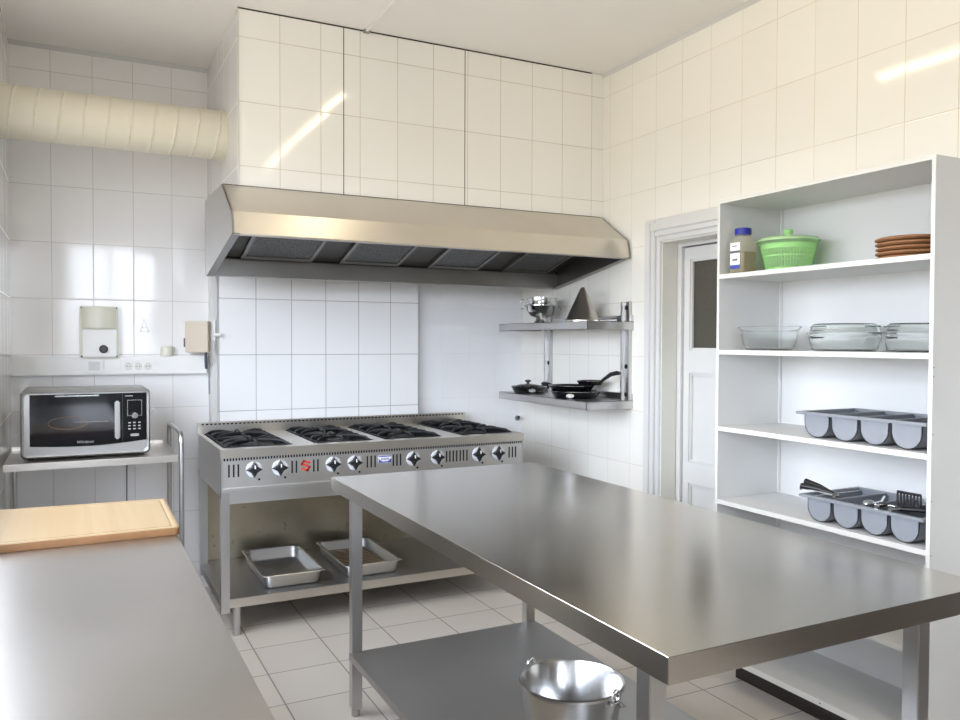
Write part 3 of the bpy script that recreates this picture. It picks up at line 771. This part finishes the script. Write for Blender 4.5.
    MB().tube([(0.285, y1 - 0.002, 1.0), (0.285, 4.85, 0.97), (0.285, 4.92, 0.955), (0.285, 5.03, 0.93), (0.280, 5.06, 0.86), (0.270, 5.068, 0.80), (0.268, 5.068, 0.6), (0.27, 5.07, 0.35)], 0.003, 6).build('power_cord', M['grey_print'], t)
    text('maker_lettering', 'Whirlpool', 0.018, M['silver'], fp, (0.045, yF - 0.0012, 1.000), (1, 0, 0), (0, 0, 1), shear=0.25)
    MB().box(0.226, yF - 0.001, 1.219, 0.262, yF, 1.2225).build('panel_marking', M['silver'], cpo)
glassy = plain('dark_door_glass', (0.010, 0.010, 0.012), 0.06, var=0.3, scale=5)
microwave()

# ================================================================== THINGS ON THE BACK WALL
t = thing('cable_trunking', 'long white cable trunking along the tiles above the microwave', 'trunking', (0.2, YB, 1.35))
MB().box(XL, YB - 0.05, 1.302, 0.712, YB, 1.408, 0.003).build('trunking_cover', M['white_plastic'], t)
t = thing('light_switch', 'square white switch on the trunking above the microwave', 'switch', (0.1, YB - 0.05, 1.35))
MB().box(0.053, YB - 0.062, 1.312, 0.148, YB - 0.050, 1.394, 0.002).build('switch_plate', M['white_plastic'], t)
MB().box(0.072, YB - 0.068, 1.330, 0.130, YB - 0.062, 1.378, 0.002).build('rocker', M['paint'], t)
t = thing('power_socket', 'triple white power socket on the trunking, right of the switch', 'socket', (0.33, YB - 0.05, 1.35))
MB().box(0.238, YB - 0.059, 1.308, 0.424, YB - 0.050, 1.392, 0.002).build('socket_plate', M['white_plastic'], t)
for x in (0.279, 0.331, 0.383):
    m = MB(); m.torus((x, YB - 0.0595, 1.35), 0.0185, 0.0025, 'Y'); m.cyl((x, YB - 0.0592, 1.35), (x, YB - 0.0602, 1.35), 0.016, 20); o = m.build('socket_well', M['reveal'], t)
    m = MB()
    for s in (-1, 1): m.cyl((x + s * 0.007, YB - 0.0600, 1.35), (x + s * 0.007, YB - 0.0608, 1.35), 0.0028, 8)
    m.build('socket_holes', M['hole'], o)
def wallbox():
    x0, x1, z0, z1, y = 0.028, 0.226, 1.398, 1.692, YB
    t = thing('control_box', 'cream wall control box with a round black knob above the microwave', 'control box', (0.127, y, z0))
    MB().box(x0, y - 0.075, z0, x1, y, z1, 0.006).build('box_body', M['cream_plastic'], t)
    # bulging upper cover
    m = MB(); loops = []
    for s in range(9):
        a = R(180 * s / 8); loops.append(None)
    n = 12; prof = [(x0 + 0.01 + (x1 - x0 - 0.02) * k / n, y - 0.076 - 0.030 * math.sin(math.pi * k / n) ** 0.7) for k in range(n + 1)]
    m.prism([(px, py, 1.566 + 0.0) for px, py in prof], (0, 0, 0.118)); m.build('upper_cover', M['cream_plastic'], t)
    MB().box(x0 + 0.016, y - 0.084, z0 + 0.008, x1 - 0.010, y - 0.075, 1.560, 0.003).build('lower_cover', M['white_plastic'], t)
    m = MB(); m.tube([(0.149, y - 0.084, 1.449), (0.149, y - 0.100, 1.449), (0.149, y - 0.104, 1.449)], [0.0235, 0.0215, 0.017], 28); m.build('knob', M['black'], t)
    m = MB()
    for xx in (x0 + 0.010, x1 - 0.010):
        for zz in (z0 + 0.010, z1 - 0.010): m.cyl((xx, y - 0.0765, zz), (xx, y - 0.0745, zz), 0.0055, 10)
    m.build('corner_screws', M['grey_print'], t)
wallbox()
t = thing('round_junction', 'small round cream fitting standing on the trunking beside the beige box', 'fitting', (0.49, YB - 0.03, 1.408))
MB().lathe([(0.001, 0), (0.034, 0), (0.035, 0.006), (0.035, 0.046), (0.030, 0.058), (0.001, 0.060)], (0.488, YB - 0.037, 1.4085), 28).build('fitting_body', M['cream_plastic'], t)
MB().torus((0.488, YB - 0.037, 1.452), 0.0352, 0.0016, 'Z').build('fitting_ring', M['reveal'], t)
# little lines drawn on a tile
m = MB()
for a, b in (((0.347, 1.55), (0.368, 1.625)), ((0.368, 1.625), (0.392, 1.55)), ((0.343, 1.55), (0.396, 1.55)), ((0.352, 1.575), (0.386, 1.575))):
    m.tube([(a[0], YB - 0.0006, a[1]), (b[0], YB - 0.0006, b[1])], 0.0016, 5)
tag(m.build('wall_mark', M['reveal'], origin=(0.37, YB, 1.55)), 'faint drawn triangle on the tile right of the cream control box', 'mark')
def beige_box():
    # turned box fixed to the white corner trim
    c = Vector((0.655, 4.985, 1.522)); a = R(-24)
    ax, ay = Vector((math.cos(a), math.sin(a), 0)), Vector((-math.sin(a), math.cos(a), 0)); az = Vector((0, 0, 1))
    t = thing('junction_box', 'beige electrical box hanging at the end of the trunking beside the stove panel', 'electrical box', (0.66, 4.97, 1.43))
    MB().obox(c, ax, ay, az, 0.066, 0.030, 0.092, 0.004).build('box_cover', M['beige_plastic'], t)
    MB().obox(c + ay * 0.040, ax, ay, az, 0.071, 0.016, 0.096, 0.003).build('box_back', M['cream_plastic'], t)
    MB().obox(c - ax * 0.078 + Vector((0, 0, -0.035)), ax, ay, az, 0.004, 0.006, 0.026, 0.001).build('latch', M['grey_print'], t)
    m = MB(); m.tube([c + Vector((0.045, 0, -0.09)), c + Vector((0.045, 0.01, -0.13)), c + Vector((0.050, 0.03, -0.19))], 0.008, 10); m.build('cable_gland', M['grey_print'], t)
    m = MB(); m.tube([(0.735, 4.93, 1.50), (0.735, 4.93, 1.44), (0.72, 4.94, 1.38), (0.712, 4.96, 1.33), (0.715, 4.965, 1.18)], 0.004, 8); m.build('grey_cable', M['steel_dark'], t)
    m = MB(); m.tube([(0.745, 4.955, 1.62), (0.745, 4.955, 1.42)], 0.006, 8); m.cyl((0.735, 4.94, 1.535), (0.775, 4.94, 1.535), 0.012, 12); m.build('valve', M['white_plastic'], t)
beige_box()
t = thing('wall_plug', 'small dark metal plug in the wall corner right of the stove', 'plug', (2.86, 5.04, 0.945))
MB().tube([(2.862, 5.045, 0.945), (2.862, 5.03, 0.945)], [0.020, 0.018], 14).build('plug_rose', M['steel_dark'], t)
MB().tube([(2.862, 5.032, 0.945), (2.85, 5.0, 0.958)], [0.012, 0.009], 12).build('plug_stem', M['black'], t)

# ================================================================== METAL WALL SHELVES
def wall_shelves():
    t = thing('wall_rack', 'two tier stainless steel wall rack holding cookware in the corner', 'wall shelf', (2.9, 4.25, 1.1))
    x0, y0, y1 = 2.573, 3.745, 4.785
    for z0, z1 in ((1.571, 1.618), (1.114, 1.160)):
        m = MB(); m.box(x0, y0, z0, x0 + 0.003, y1, z1); m.box(x0, y0, z0, XR - 0.001, y0 + 0.003, z1); m.box(x0, y1 - 0.003, z0, XR - 0.001, y1, z1)
        m.box(x0, y0, z1 - 0.003, XR - 0.001, y1, z1); m.box(XR - 0.006, y0 + 0.003, z1 - 0.003, XR - 0.001, y1, z1 + 0.038)
        m.box(x0, y0, z0, x0 + 0.02, y1, z0 + 0.002)
        m.build('shelf', M['steel'], t)
    for y in (3.762, 4.625):
        m = MB(); m.box(XR - 0.022, y, 1.112, XR - 0.001, y + 0.010, 1.735); m.box(XR - 0.022, y + 0.07, 1.112, XR - 0.001, y + 0.08, 1.735); m.box(XR - 0.007, y + 0.010, 1.112, XR - 0.001, y + 0.07, 1.735)
        u = m.build('upright', M['steel'], t)
        for z in (1.70, 1.355, 1.19):
            MB().tube([(XR - 0.0075, y + 0.045, z), (XR - 0.009, y + 0.045, z)], 0.014, 14).build('fixing_hole', M['hole'], u)
wall_shelves()
SHU, SHL = 1.6185, 1.1605

def colander():
    cx, cy, z = 2.705, 4.46, SHU
    t = thing('footed_colander', 'shiny steel colander on a foot with loop handles on the upper steel shelf', 'colander', (cx, cy, z))
    m = MB(); m.lathe([(0.046, 0.0), (0.048, 0.002), (0.036, 0.022), (0.034, 0.036), (0.070, 0.050), (0.092, 0.078), (0.104, 0.112), (0.109, 0.114), (0.109, 0.118), (0.101, 0.118), (0.088, 0.080), (0.066, 0.053), (0.001, 0.042)], (cx, cy, z), 44)
    m.build('colander_bowl', M['chrome'], t)
    m = MB()
    for s in (-1, 1):
        d = Vector((0.87, -0.5, 0)); p = Vector((cx, cy, z + 0.104)) + d * s * 0.105; tn = Vector((0.5, 0.87, 0))
        pts = [p + d * s * 0.026 * math.sin(math.pi * k / 10) - tn * 0.028 * math.cos(math.pi * k / 10) + Vector((0, 0, -0.014 * math.sin(math.pi * k / 10))) for k in range(11)]
        m = MB(); m.tube(pts, 0.0036, 8); m.build('loop_handle', M['chrome'], t)
    return t
colander()
def bowl():
    cx, cy, z = 2.705, 4.46, SHU + 0.118
    t = thing('steel_bowl', 'shiny steel bowl nested in the top of the footed colander', 'bowl', (cx, cy, z))
    m = MB(); m.lathe([(0.001, -0.058), (0.050, -0.052), (0.078, -0.028), (0.0985, 0.001), (0.100, 0.040), (0.106, 0.042), (0.106, 0.046), (0.098, 0.046), (0.096, 0.002), (0.075, -0.025), (0.048, -0.049), (0.001, -0.054)], (cx, cy, z), 44)
    m.build('bowl_body', M['chrome'], t)
    m = MB(); m.tube([(cx - 0.095, cy + 0.045, z + 0.032), (cx - 0.118, cy + 0.055, z + 0.036), (cx - 0.122, cy + 0.052, z + 0.018), (cx - 0.108, cy + 0.046, z + 0.012)], 0.0032, 8); m.build('hook', M['chrome'], t)
bowl()
def cone():
    cx, cy, z = 2.715, 4.00, SHU
    t = thing('conical_strainer', 'steel conical strainer standing point up on the upper steel shelf', 'strainer', (cx, cy, z))
    m = MB(); m.lathe([(0.105, 0.0), (0.105, 0.010), (0.101, 0.012), (0.013, 0.202), (0.010, 0.206), (0.001, 0.207)], (cx, cy, z), 44); m.build('cone_body', M['steel_h'], t)
    m = MB(); m.tube([(cx + 0.085, cy - 0.055, z + 0.008), (cx + 0.15, cy - 0.09, z + 0.010), (cx + 0.165, cy - 0.115, z + 0.010)], 0.006, 8); m.build('strainer_handle', M['pan_steel'], t)
cone()
def fry(name, label, cx, cy, z, r, h, hdir, hlen, rise, part_mat='black_gloss', badge=None, lid=False):
    t = thing(name, label, 'pan', (cx, cy, z))
    m = MB(); m.lathe([(0.001, 0.0), (r * 0.80, 0.0), (r * 0.86, 0.004), (r, h - 0.004), (r + 0.003, h), (r, h + 0.002), (r - 0.004, h), (r * 0.85, 0.007), (r * 0.78, 0.004), (0.001, 0.004)], (cx, cy, z), 44)
    m.build('pan_body', M[part_mat], t)
    m = MB(); m.torus((cx, cy, z + h + 0.001), r + 0.001, 0.0016, 'Z', 44, 6); m.build('pan_rim', M['chrome'], t)
    d = Vector((*hdir, 0)).normalized(); p = Vector((cx, cy, z + h * 0.7))
    pts = [p + d * (r - 0.002), p + d * (r + hlen * 0.2) + Vector((0, 0, rise * 0.35)), p + d * (r + hlen * 0.55) + Vector((0, 0, rise * 0.85)), p + d * (r + hlen * 0.85) + Vector((0, 0, rise)), p + d * (r + hlen) + Vector((0, 0, rise * 0.98))]
    m = MB(); m.tube(pts, [0.007, 0.010, 0.013, 0.013, 0.009], 12); m.build('pan_handle', M['black'], t)
    if badge:
        b = Vector((*badge, 0)).normalized(); q = Vector((cx, cy, z + h * 0.5)) + b * (r * 0.95)
        tn = Vector((-b.y, b.x, 0)); m = MB()
        pts = [q + tn * 0.024 * math.cos(2 * math.pi * k / 20) + Vector((0, 0, 0.012 * math.sin(2 * math.pi * k / 20))) for k in range(20)]
        m.prism(pts, b * 0.010); m.build('handle_badge', M['chrome'], t)
    return t
CAMD = (-0.52, -0.855)
fry('frying_pan', 'small black frying pan at the corner end of the lower steel shelf', 2.70, 4.60, SHL, 0.118, 0.042, (-0.55, -0.83), 0.07, 0.028, badge=(-0.35, -0.93))
fry('frying_pan', 'widest black frying pan, bottom of the stack on the lower steel shelf', 2.715, 4.07, SHL, 0.150, 0.040, (0.1, 1.0), 0.08, 0.02, badge=(-0.72, -0.70))
fry('frying_pan', 'shallow black frying pan lying on the widest one, its handle toward the corner', 2.705, 4.10, SHL + 0.0435, 0.140, 0.030, (-0.3, 1.0), 0.10, 0.010)
fry('saucepan', 'small black saucepan on top of the stack with its handle rising toward the door', 2.775, 4.00, SHL + 0.0785, 0.080, 0.026, (0.18, -0.98), 0.16, 0.062)
def lids():
    for i, (x, y, lb) in enumerate(((2.655, 4.49, 'small black pan lid with round knob covering the frying pan at the corner end'), )):
        t = thing('pan_lid', lb, 'lid', (x + 0.03, y + 0.07, SHL + 0.044))
        m = MB(); m.lathe([(0.001, 0.016), (0.05, 0.012), (0.088, 0.002), (0.090, 0.0), (0.001, 0.0)], (x + 0.03, y + 0.10, SHL + 0.0455), 32); m.build('lid_plate', M['black_gloss'], t)
        m = MB(); m.lathe([(0.001, 0.0), (0.010, 0.0), (0.010, 0.010), (0.020, 0.014), (0.020, 0.024), (0.001, 0.028)], (x + 0.03, y + 0.10, SHL + 0.0605), 20); m.build('lid_knob', M['black'], t)
lids()

# ================================================================== TALL CABINET
KX0, KX1, KY0, KY1, KZ = 2.50, 2.897, 1.662, 2.650, 2.113
SHZ = [1.7745, 1.4475, 1.1155, 0.797, 0.452]
def cabinet():
    t = thing('shelf_cabinet', 'tall open white shelf cabinet against the right wall beside the door', 'cabinet', (2.7, 2.15, 0))
    b = 0.014
    MB().box(KX0 + 0.0015, KY1 - b, 0.128, KX1, KY1, KZ).build('side_panel', M['laminate'], t)
    MB().box(KX0 + 0.0015, KY0, 0.128, KX1, KY0 + b, KZ).build('side_panel', M['laminate'], t)
    MB().box(KX0 + 0.0015, KY0 + b, KZ - b, KX1, KY1 - b, KZ).build('top_panel', M['laminate'], t)
    MB().box(KX0 + 0.0015, KY0 + b, 0.128, KX1 - 0.01, KY1 - b, 0.152).build('bottom_panel', M['laminate'], t)
    MB().box(KX1 - 0.028, KY0 + b, 0.152, KX1 - 0.022, KY1 - b, KZ - b).build('back_panel', M['laminate'], t)
    e = MB(); e.box(KX0, KY1 - b, 0.128, KX0 + 0.0015, KY1, KZ); e.box(KX0, KY0, 0.128, KX0 + 0.0015, KY0 + b, KZ); e.box(KX0, KY0 + b, KZ - b, KX0 + 0.0015, KY1 - b, KZ)
    e.box(KX0, KY0 + b, 0.128, KX0 + 0.0015, KY1 - b, 0.152)
    e.build('edge_banding', M['edge'], t)
    for i, z in enumerate(SHZ):
        s = MB().box(KX0 + 0.0015, KY0 + b, z, KX1 - 0.028, KY1 - b, z + 0.019).build('shelf', M['laminate'], t)
        MB().box(KX0, KY0 + b, z, KX0 + 0.0015, KY1 - b, z + 0.019).build('shelf_edge', M['edge'], s)
    MB().box(2.634, KY0 + 0.01, 0.0, KX1 - 0.01, KY1, 0.128).build('plinth', M['kick'], t)
    m = MB()
    for z in (0.35, 0.62, 0.80, 0.98, 1.20, 1.39, 1.42):
        m.cyl((KX0 + 0.006, KY0 - 0.0006, z), (KX0 + 0.006, KY0 + 0.001, z), 0.002, 8)
    m.cyl((KX0 - 0.0006, 2.085, 0.139), (KX0 + 0.001, 2.085, 0.139), 0.003, 8)
    m.build('screw_holes', M['hole'], t)
cabinet()
SZ = [z + 0.0192 for z in SHZ]

# ---- top shelf
def jar():
    cx, cy, z = 2.552, 2.552, SZ[0] + 0.001
    t = thing('spice_jar', 'clear plastic spice jar with blue cap on the top cabinet shelf', 'jar', (cx, cy, z))
    def lp(h, zz, r=0.014):
        h = h * 0.92
        return rrect(cx, cy, z + zz, h, h, min(r, h * 0.9))
    m = MB(); m.loft([lp(0.043, 0), lp(0.046, 0.004), lp(0.046, 0.125), lp(0.043, 0.142, 0.03), lp(0.032, 0.158, 0.03), lp(0.030, 0.166, 0.028)], True, True); m.build('jar_body', M['jar_plastic'], t)
    m = MB(); m.loft([lp(0.041, 0.004), lp(0.0425, 0.008), lp(0.0425, 0.085), lp(0.041, 0.089)], True, True); m.build('jar_contents', M['herbs'], t)
    m = MB(); m.lathe([(0.001, 0.163), (0.034, 0.163), (0.035, 0.166), (0.035, 0.188), (0.032, 0.191), (0.001, 0.191)], (cx, cy, z), 32); m.build('jar_cap', M['blue_cap'], t)
    # label on the face toward the room
    x = cx - 0.0432
    m = MB(); m.box(x - 0.0006, cy - 0.026, z + 0.018, x, cy + 0.030, z + 0.128); lb = m.build('jar_label', M['paper'], t)
    m = MB(); m.box(x - 0.0012, cy - 0.026, z + 0.084, x - 0.0004, cy + 0.030, z + 0.094); m.box(x - 0.0012, cy - 0.012, z + 0.052, x - 0.0004, cy + 0.016, z + 0.060); m.box(x - 0.0012, cy - 0.010, z + 0.112, x - 0.0004, cy + 0.02, z + 0.116)
    m.build('label_print', M['grey_print'], lb)
    m = MB(); m.box(x - 0.0012, cy - 0.026, z + 0.018, x - 0.0004, cy + 0.030, z + 0.034); m.build('label_band', M['blue'], lb)
jar()
def spinner():
    cx, cy, z = 2.715, 2.458, SZ[0] + 0.001
    t = thing('salad_spinner', 'green salad spinner with clear bowl on the top cabinet shelf', 'salad spinner', (cx, cy, z))
    m = MB(); m.lathe([(0.001, 0.0), (0.094, 0.0), (0.100, 0.005), (0.128, 0.118), (0.134, 0.134), (0.137, 0.134), (0.137, 0.137), (0.131, 0.137), (0.125, 0.118), (0.097, 0.007), (0.001, 0.003)], (cx, cy, z), 56); m.build('clear_bowl', M['clear_plastic'], t)
    m = MB()
    for k in range(52):
        a = 2 * math.pi * k / 52; ca, sa = math.cos(a), math.sin(a)
        m.tube([(cx + 0.090 * ca, cy + 0.090 * sa, z + 0.012), (cx + 0.116 * ca, cy + 0.116 * sa, z + 0.118)], 0.0021, 5)
    m.lathe([(0.001, 0.008), (0.090, 0.008), (0.093, 0.012), (0.095, 0.022), (0.091, 0.022), (0.089, 0.012), (0.001, 0.011)], (cx, cy, z), 56)
    m.lathe([(0.106, 0.070), (0.107, 0.076), (0.103, 0.076), (0.102, 0.070)], (cx, cy, z), 56, closed=True)
    m.lathe([(0.114, 0.104), (0.119, 0.124), (0.121, 0.125), (0.112, 0.125), (0.110, 0.104)], (cx, cy, z), 56, closed=True)
    m.build('basket', M['green'], t)
    m = MB(); m.lathe([(0.135, 0.1372), (0.136, 0.142), (0.128, 0.150), (0.112, 0.155), (0.001, 0.158), (0.001, 0.154), (0.108, 0.151), (0.126, 0.146), (0.130, 0.1372)], (cx, cy, z), 56, closed=False); m.build('spinner_lid', M['lid_green'], t)
    m = MB(); m.lathe([(0.001, 0.158), (0.016, 0.158), (0.014, 0.170), (0.020, 0.174), (0.022, 0.188), (0.016, 0.193), (0.001, 0.194)], (cx, cy, z), 28); m.build('lid_knob', M['green'], t)
    t.scale = (0.95, 0.95, 0.97)
M['lid_green'] = clear('pale_green_plastic', (0.85, 0.97, 0.78), (0.66, 0.86, 0.52), 0.6)
spinner()
def mats():
    pos = ['bottom', 'second from the bottom', 'middle', 'second from the top', 'top']
    base = None
    z = SZ[0] + 0.001
    for i in range(5):
        if base is None:
            t = thing('woven_mat', '', 'mat', (2.675, 1.862, z), 'round brown woven mats stacked on the top shelf'); base = t; c = t
            m = MB(); prof = [(0.001, 0.0), (0.098, 0.0), (0.108, 0.002)]
            m.lathe([(0.001, 0.0), (0.108, 0.0), (0.116, 0.004), (0.118, 0.009), (0.113, 0.013), (0.106, 0.0135), (0.001, 0.0125)], (2.675, 1.862, z), 44); m.build('mat_disc', M['terracotta'], t)
            m = MB()
            for r in (0.03, 0.06, 0.09): m.torus((2.675, 1.862, z + 0.0135), r, 0.0028, 'Z', 40, 6)
            m.torus((2.675, 1.862, z + 0.0075), 0.1175, 0.0036, 'Z', 44, 8)
            m.build('coiled_rib', M['terracotta'], t)
        else:
            c = copy_tree(base, (random.uniform(-.002, .002), random.uniform(-.003, .003), 0.0167 * i))
        c['label'] = 'round brown woven mat, ' + pos[i] + ' of the five on the top cabinet shelf'
mats()

# ---- glass dishes
def dish(name, label, cx, cy, rx, ry, h, lid=False, foot=0.72, handles=True):
    z = SZ[1] + 0.001
    t = thing(name, label, 'glass dish', (cx, cy, z))
    k = ry / rx; th = 0.004
    m = MB(); m.lathe([(0.001, 0.0), (rx * foot, 0.0), (rx * (foot + 0.07), 0.006), (rx * 0.965, h - 0.006), (rx, h - 0.003), (rx + 0.003, h), (rx - 0.004, h + 0.001), (rx * 0.93, h - 0.010), (rx * (foot + 0.04), 0.010), (rx * (foot - 0.03), th), (0.001, th)], (cx, cy, z), 56, 1.0, k)
    m.build('dish_body', M['glass'], t)
    for s in ((-1, 1) if handles else ()):
        for zz in ((h - 0.004, h + 0.022) if lid else (h - 0.004,)):
            m = MB(); y = cy + s * (ry - (0.004 if zz < h else 0.016)); pts = [Vector((cx + q * 0.045, y + s * 0.024 * (1 - q * q), z + zz)) for q in [i / 5 - 1 for i in range(11)]]
            m.prism(pts, (0, 0, 0.005))
            m.build('dish_handle', M['glass_edge'], t)
    if lid:
        m = MB(); m.lathe([(rx - 0.008, h + 0.004), (rx - 0.012, h + 0.010), (rx * 0.86, h + 0.030), (rx * 0.80, h + 0.036), (0.001, h + 0.038), (0.001, h + 0.034), (rx * 0.78, h + 0.032), (rx * 0.83, h + 0.027), (rx - 0.018, h + 0.004)], (cx, cy, z), 56, 1.0, k)
        m.build('dish_lid', M['glass'], t)
    return t
M['glass_edge'] = clear('oven_glass_edge', (0.45, 0.55, 0.52), (0.10, 0.15, 0.14), 0.5)
dish('baking_dish', 'oval clear glass baking dish, leftmost on the second cabinet shelf', 2.63, 2.476, 0.112, 0.140, 0.098, handles=False)
dish('casserole_dish', 'round clear glass casserole between two other glass dishes on the second cabinet shelf', 2.675, 2.140, 0.135, 0.140, 0.070, True, 0.80)
dish('casserole_dish', 'smaller lidded clear glass casserole at the right end of the second cabinet shelf', 2.665, 1.835, 0.105, 0.110, 0.066, True, 0.80)

# ---- cutlery trays
def tray(label, dx, yb, zb):
    x0, x1, ya = 2.535 + dx, 2.845 + dx, 1.693; H = 0.098; zr = zb + H
    t = thing('cutlery_tray', label, 'tray', ((x0 + x1) / 2, (ya + yb) / 2, zb))
    n = 4; wd = (yb - ya - 0.044) / n; th = 0.003
    m = MB()
    m.box(x0 - 0.02, ya - 0.004, zr - 0.011, x0 + 0.004, yb, zr, 0.003); m.box(x1 - 0.010, ya - 0.004, zr - 0.011, x1 + 0.012, yb, zr, 0.003)
    m.box(x0 + 0.004, ya - 0.004, zr - 0.011, x1 - 0.010, ya + 0.020, zr, 0.003); m.box(x0 + 0.004, yb - 0.024, zr - 0.011, x1 - 0.010, yb, zr, 0.003)
    for i in range(1, n): y = ya + 0.020 + wd * i; m.box(x0 + 0.004, y - 0.007, zr - 0.010, x1 - 0.010, y + 0.007, zr - 0.001, 0.002)
    m.build('tray_rim', M['grey_plastic'], t)
    for i in range(n):
        c = ya + 0.020 + wd * (i + 0.5); r = wd / 2 - 0.005
        def U(rr, top):
            pts = [(c + rr, top)]
            zc = zb + r * 0.98 + 0.001
            for k in range(15):
                a = math.pi * k / 14; pts.append((c + rr * math.cos(a), zc - rr * math.sin(a) * 0.98))
            pts.append((c - rr, top)); return pts
        o, q = U(r, zr - 0.010), U(r - th, zr - 0.010)
        m = MB(); prof = o + q[::-1]
        m.prism([(x0, y, z) for y, z in prof], (x1 - x0, 0, 0)); m.prism([(x0, y, z) for y, z in o], (th, 0, 0)); m.prism([(x1 - th, y, z) for y, z in o], (th, 0, 0))
        m.build('compartment', M['grey_plastic'], t)
    return t
tray('empty grey four-compartment cutlery tray on the third cabinet shelf', 0, 2.232, SZ[2])
tray('grey cutlery tray full of utensils on the fourth cabinet shelf', -0.008, 2.205, SZ[3])
ZR = SZ[3] + 0.098
def tongs():
    t = thing('serving_tongs', 'steel tongs with black grips resting across the left end of the filled tray', 'tongs', (2.56, 2.16, ZR))
    for s, dz in ((-1, 0.0), (1, 0.016)):
        m = MB(); a = Vector((2.548, 2.068, ZR + 0.012)); b = Vector((2.545 + 0.012 * s, 2.215, ZR + 0.022 + dz)); d = (b - a).normalized(); sd = Vector((1, 0, 0)); up_ = d.cross(sd)
        m.obox((a + b) / 2, d, sd, up_, (b - a).length / 2, 0.008, 0.0025, 0.001); arm = m.build('tong_arm', M['steel'], t)
        m = MB(); a2, b2 = a.lerp(b, 0.05), a.lerp(b, 0.98) + Vector((0, 0, 0.004)); m.tube([a2 + Vector((0, 0, 0.004)), a2.lerp(b2, 0.5) + Vector((0, 0, 0.006)), b2], [0.006, 0.010, 0.012], 8); m.build('grip', M['black'], arm)
    MB().cyl((2.538, 2.068, ZR + 0.012), (2.560, 2.068, ZR + 0.012), 0.009, 14).build('pivot', M['chrome'], t)
    MB().cyl((2.532, 2.215, ZR + 0.016), (2.536, 2.215, ZR + 0.016), 0.006, 12).build('hanging_ring', M['chrome'], t)
tongs()
def slotted():
    t = thing('slotted_turner', 'black slotted turner standing up out of the filled tray', 'utensil', (2.62, 1.80, ZR - 0.03))
    m = MB(); y0, x, z = 1.775, 2.622, ZR + 0.004; W, Hh = 0.094, 0.056
    m.box(x - 0.002, y0, z, x + 0.002, y0 + W, z + 0.010, 0.001); m.box(x - 0.002, y0, z + Hh - 0.010, x + 0.002, y0 + W, z + Hh, 0.0015)
    for i in range(8): yy = y0 + i * (W - 0.006) / 7; m.box(x - 0.002, yy, z + 0.008, x + 0.002, yy + 0.006, z + Hh - 0.006)
    m.build('turner_blade', M['black'], t)
    m = MB(); m.tube([(x, y0 + W / 2, z + 0.004), (x + 0.02, y0 + W / 2, z + 0.003), (x + 0.10, y0 + W / 2 - 0.005, z + 0.002), (x + 0.20, y0 + W / 2 - 0.01, z + 0.002)], 0.005, 8); m.build('turner_handle', M['steel'], t)
slotted()
def ladle(label, cx, cy, z, r, tail, mat='chrome', lying=False):
    t = thing('ladle', label, 'ladle', (cx, cy, z))
    m = MB(); n = 8
    prof = [(max(0.001, r * math.sin(R(90 * k / n))), r * 0.62 * math.cos(R(90 * k / n)) ) for k in range(n + 1)] + [(r * 0.96 * math.sin(R(90 * k / n)) if k else 0.001, r * 0.58 * math.cos(R(90 * k / n)) - 0.001) for k in range(n, -1, -1)]
    m.lathe(prof, (cx, cy, z), 28); m.build('ladle_bowl', M[mat], t)
    m = MB(); m.tube([(cx, cy - r * 0.9, z + 0.001), ((cx + tail[0]) / 2, (cy + tail[1]) / 2, (z + tail[2]) / 2 + 0.004), tail], [0.004, 0.0035, 0.0045], 8); m.build('ladle_handle', M[mat], t)
ladle('steel ladle with an upturned bowl behind the black turner in the filled tray', 2.70, 1.775, ZR + 0.028, 0.036, (2.76, 1.70, ZR + 0.008))
ladle('small steel spoon on the rim of the filled tray, left of the turner', 2.575, 1.945, ZR + 0.001, 0.022, (2.60, 1.79, ZR + 0.004))
def utensil(name, label, pts, r, mat, tip=None):
    t = thing(name, label, 'utensil', pts[0])
    m = MB(); m.tube(pts, r, 8); m.build('utensil_shaft', M[mat], t)
    if tip:
        m = MB(); m.tube([pts[-1], Vector(pts[-1]) + Vector(tip)], [r * 1.7, r * 1.5], 10); m.build('utensil_tip', M['chrome'], t)
utensil('whisk_handle', 'steel loop handled whisk lying in the third compartment of the filled tray', [(2.72, 1.99, ZR + 0.006), (2.62, 1.93, ZR + 0.006), (2.535, 1.905, ZR + 0.012)], 0.0045, 'chrome', (-0.015, 0.006, 0.003))
utensil('serving_fork', 'black handled serving fork, its steel tip on the front rim below the turner', [(2.60, 1.885, ZR + 0.006), (2.57, 1.880, ZR + 0.006), (2.53, 1.878, ZR + 0.0065)], 0.005, 'black', (-0.012, -0.004, 0.0))
utensil('peeler', 'short steel peeler lying on the front rim at the right part of the filled tray', [(2.60, 1.80, ZR + 0.006), (2.58, 1.815, ZR + 0.006), (2.525, 1.82, ZR + 0.0065)], 0.005, 'chrome', (-0.010, 0.0, 0.0))
utensil('spatula_handle', 'black spatula handle lying along the right end of the filled tray', [(2.56, 1.83, ZR + 0.006), (2.60, 1.75, ZR + 0.010), (2.64, 1.69, ZR + 0.014)], 0.008, 'black')
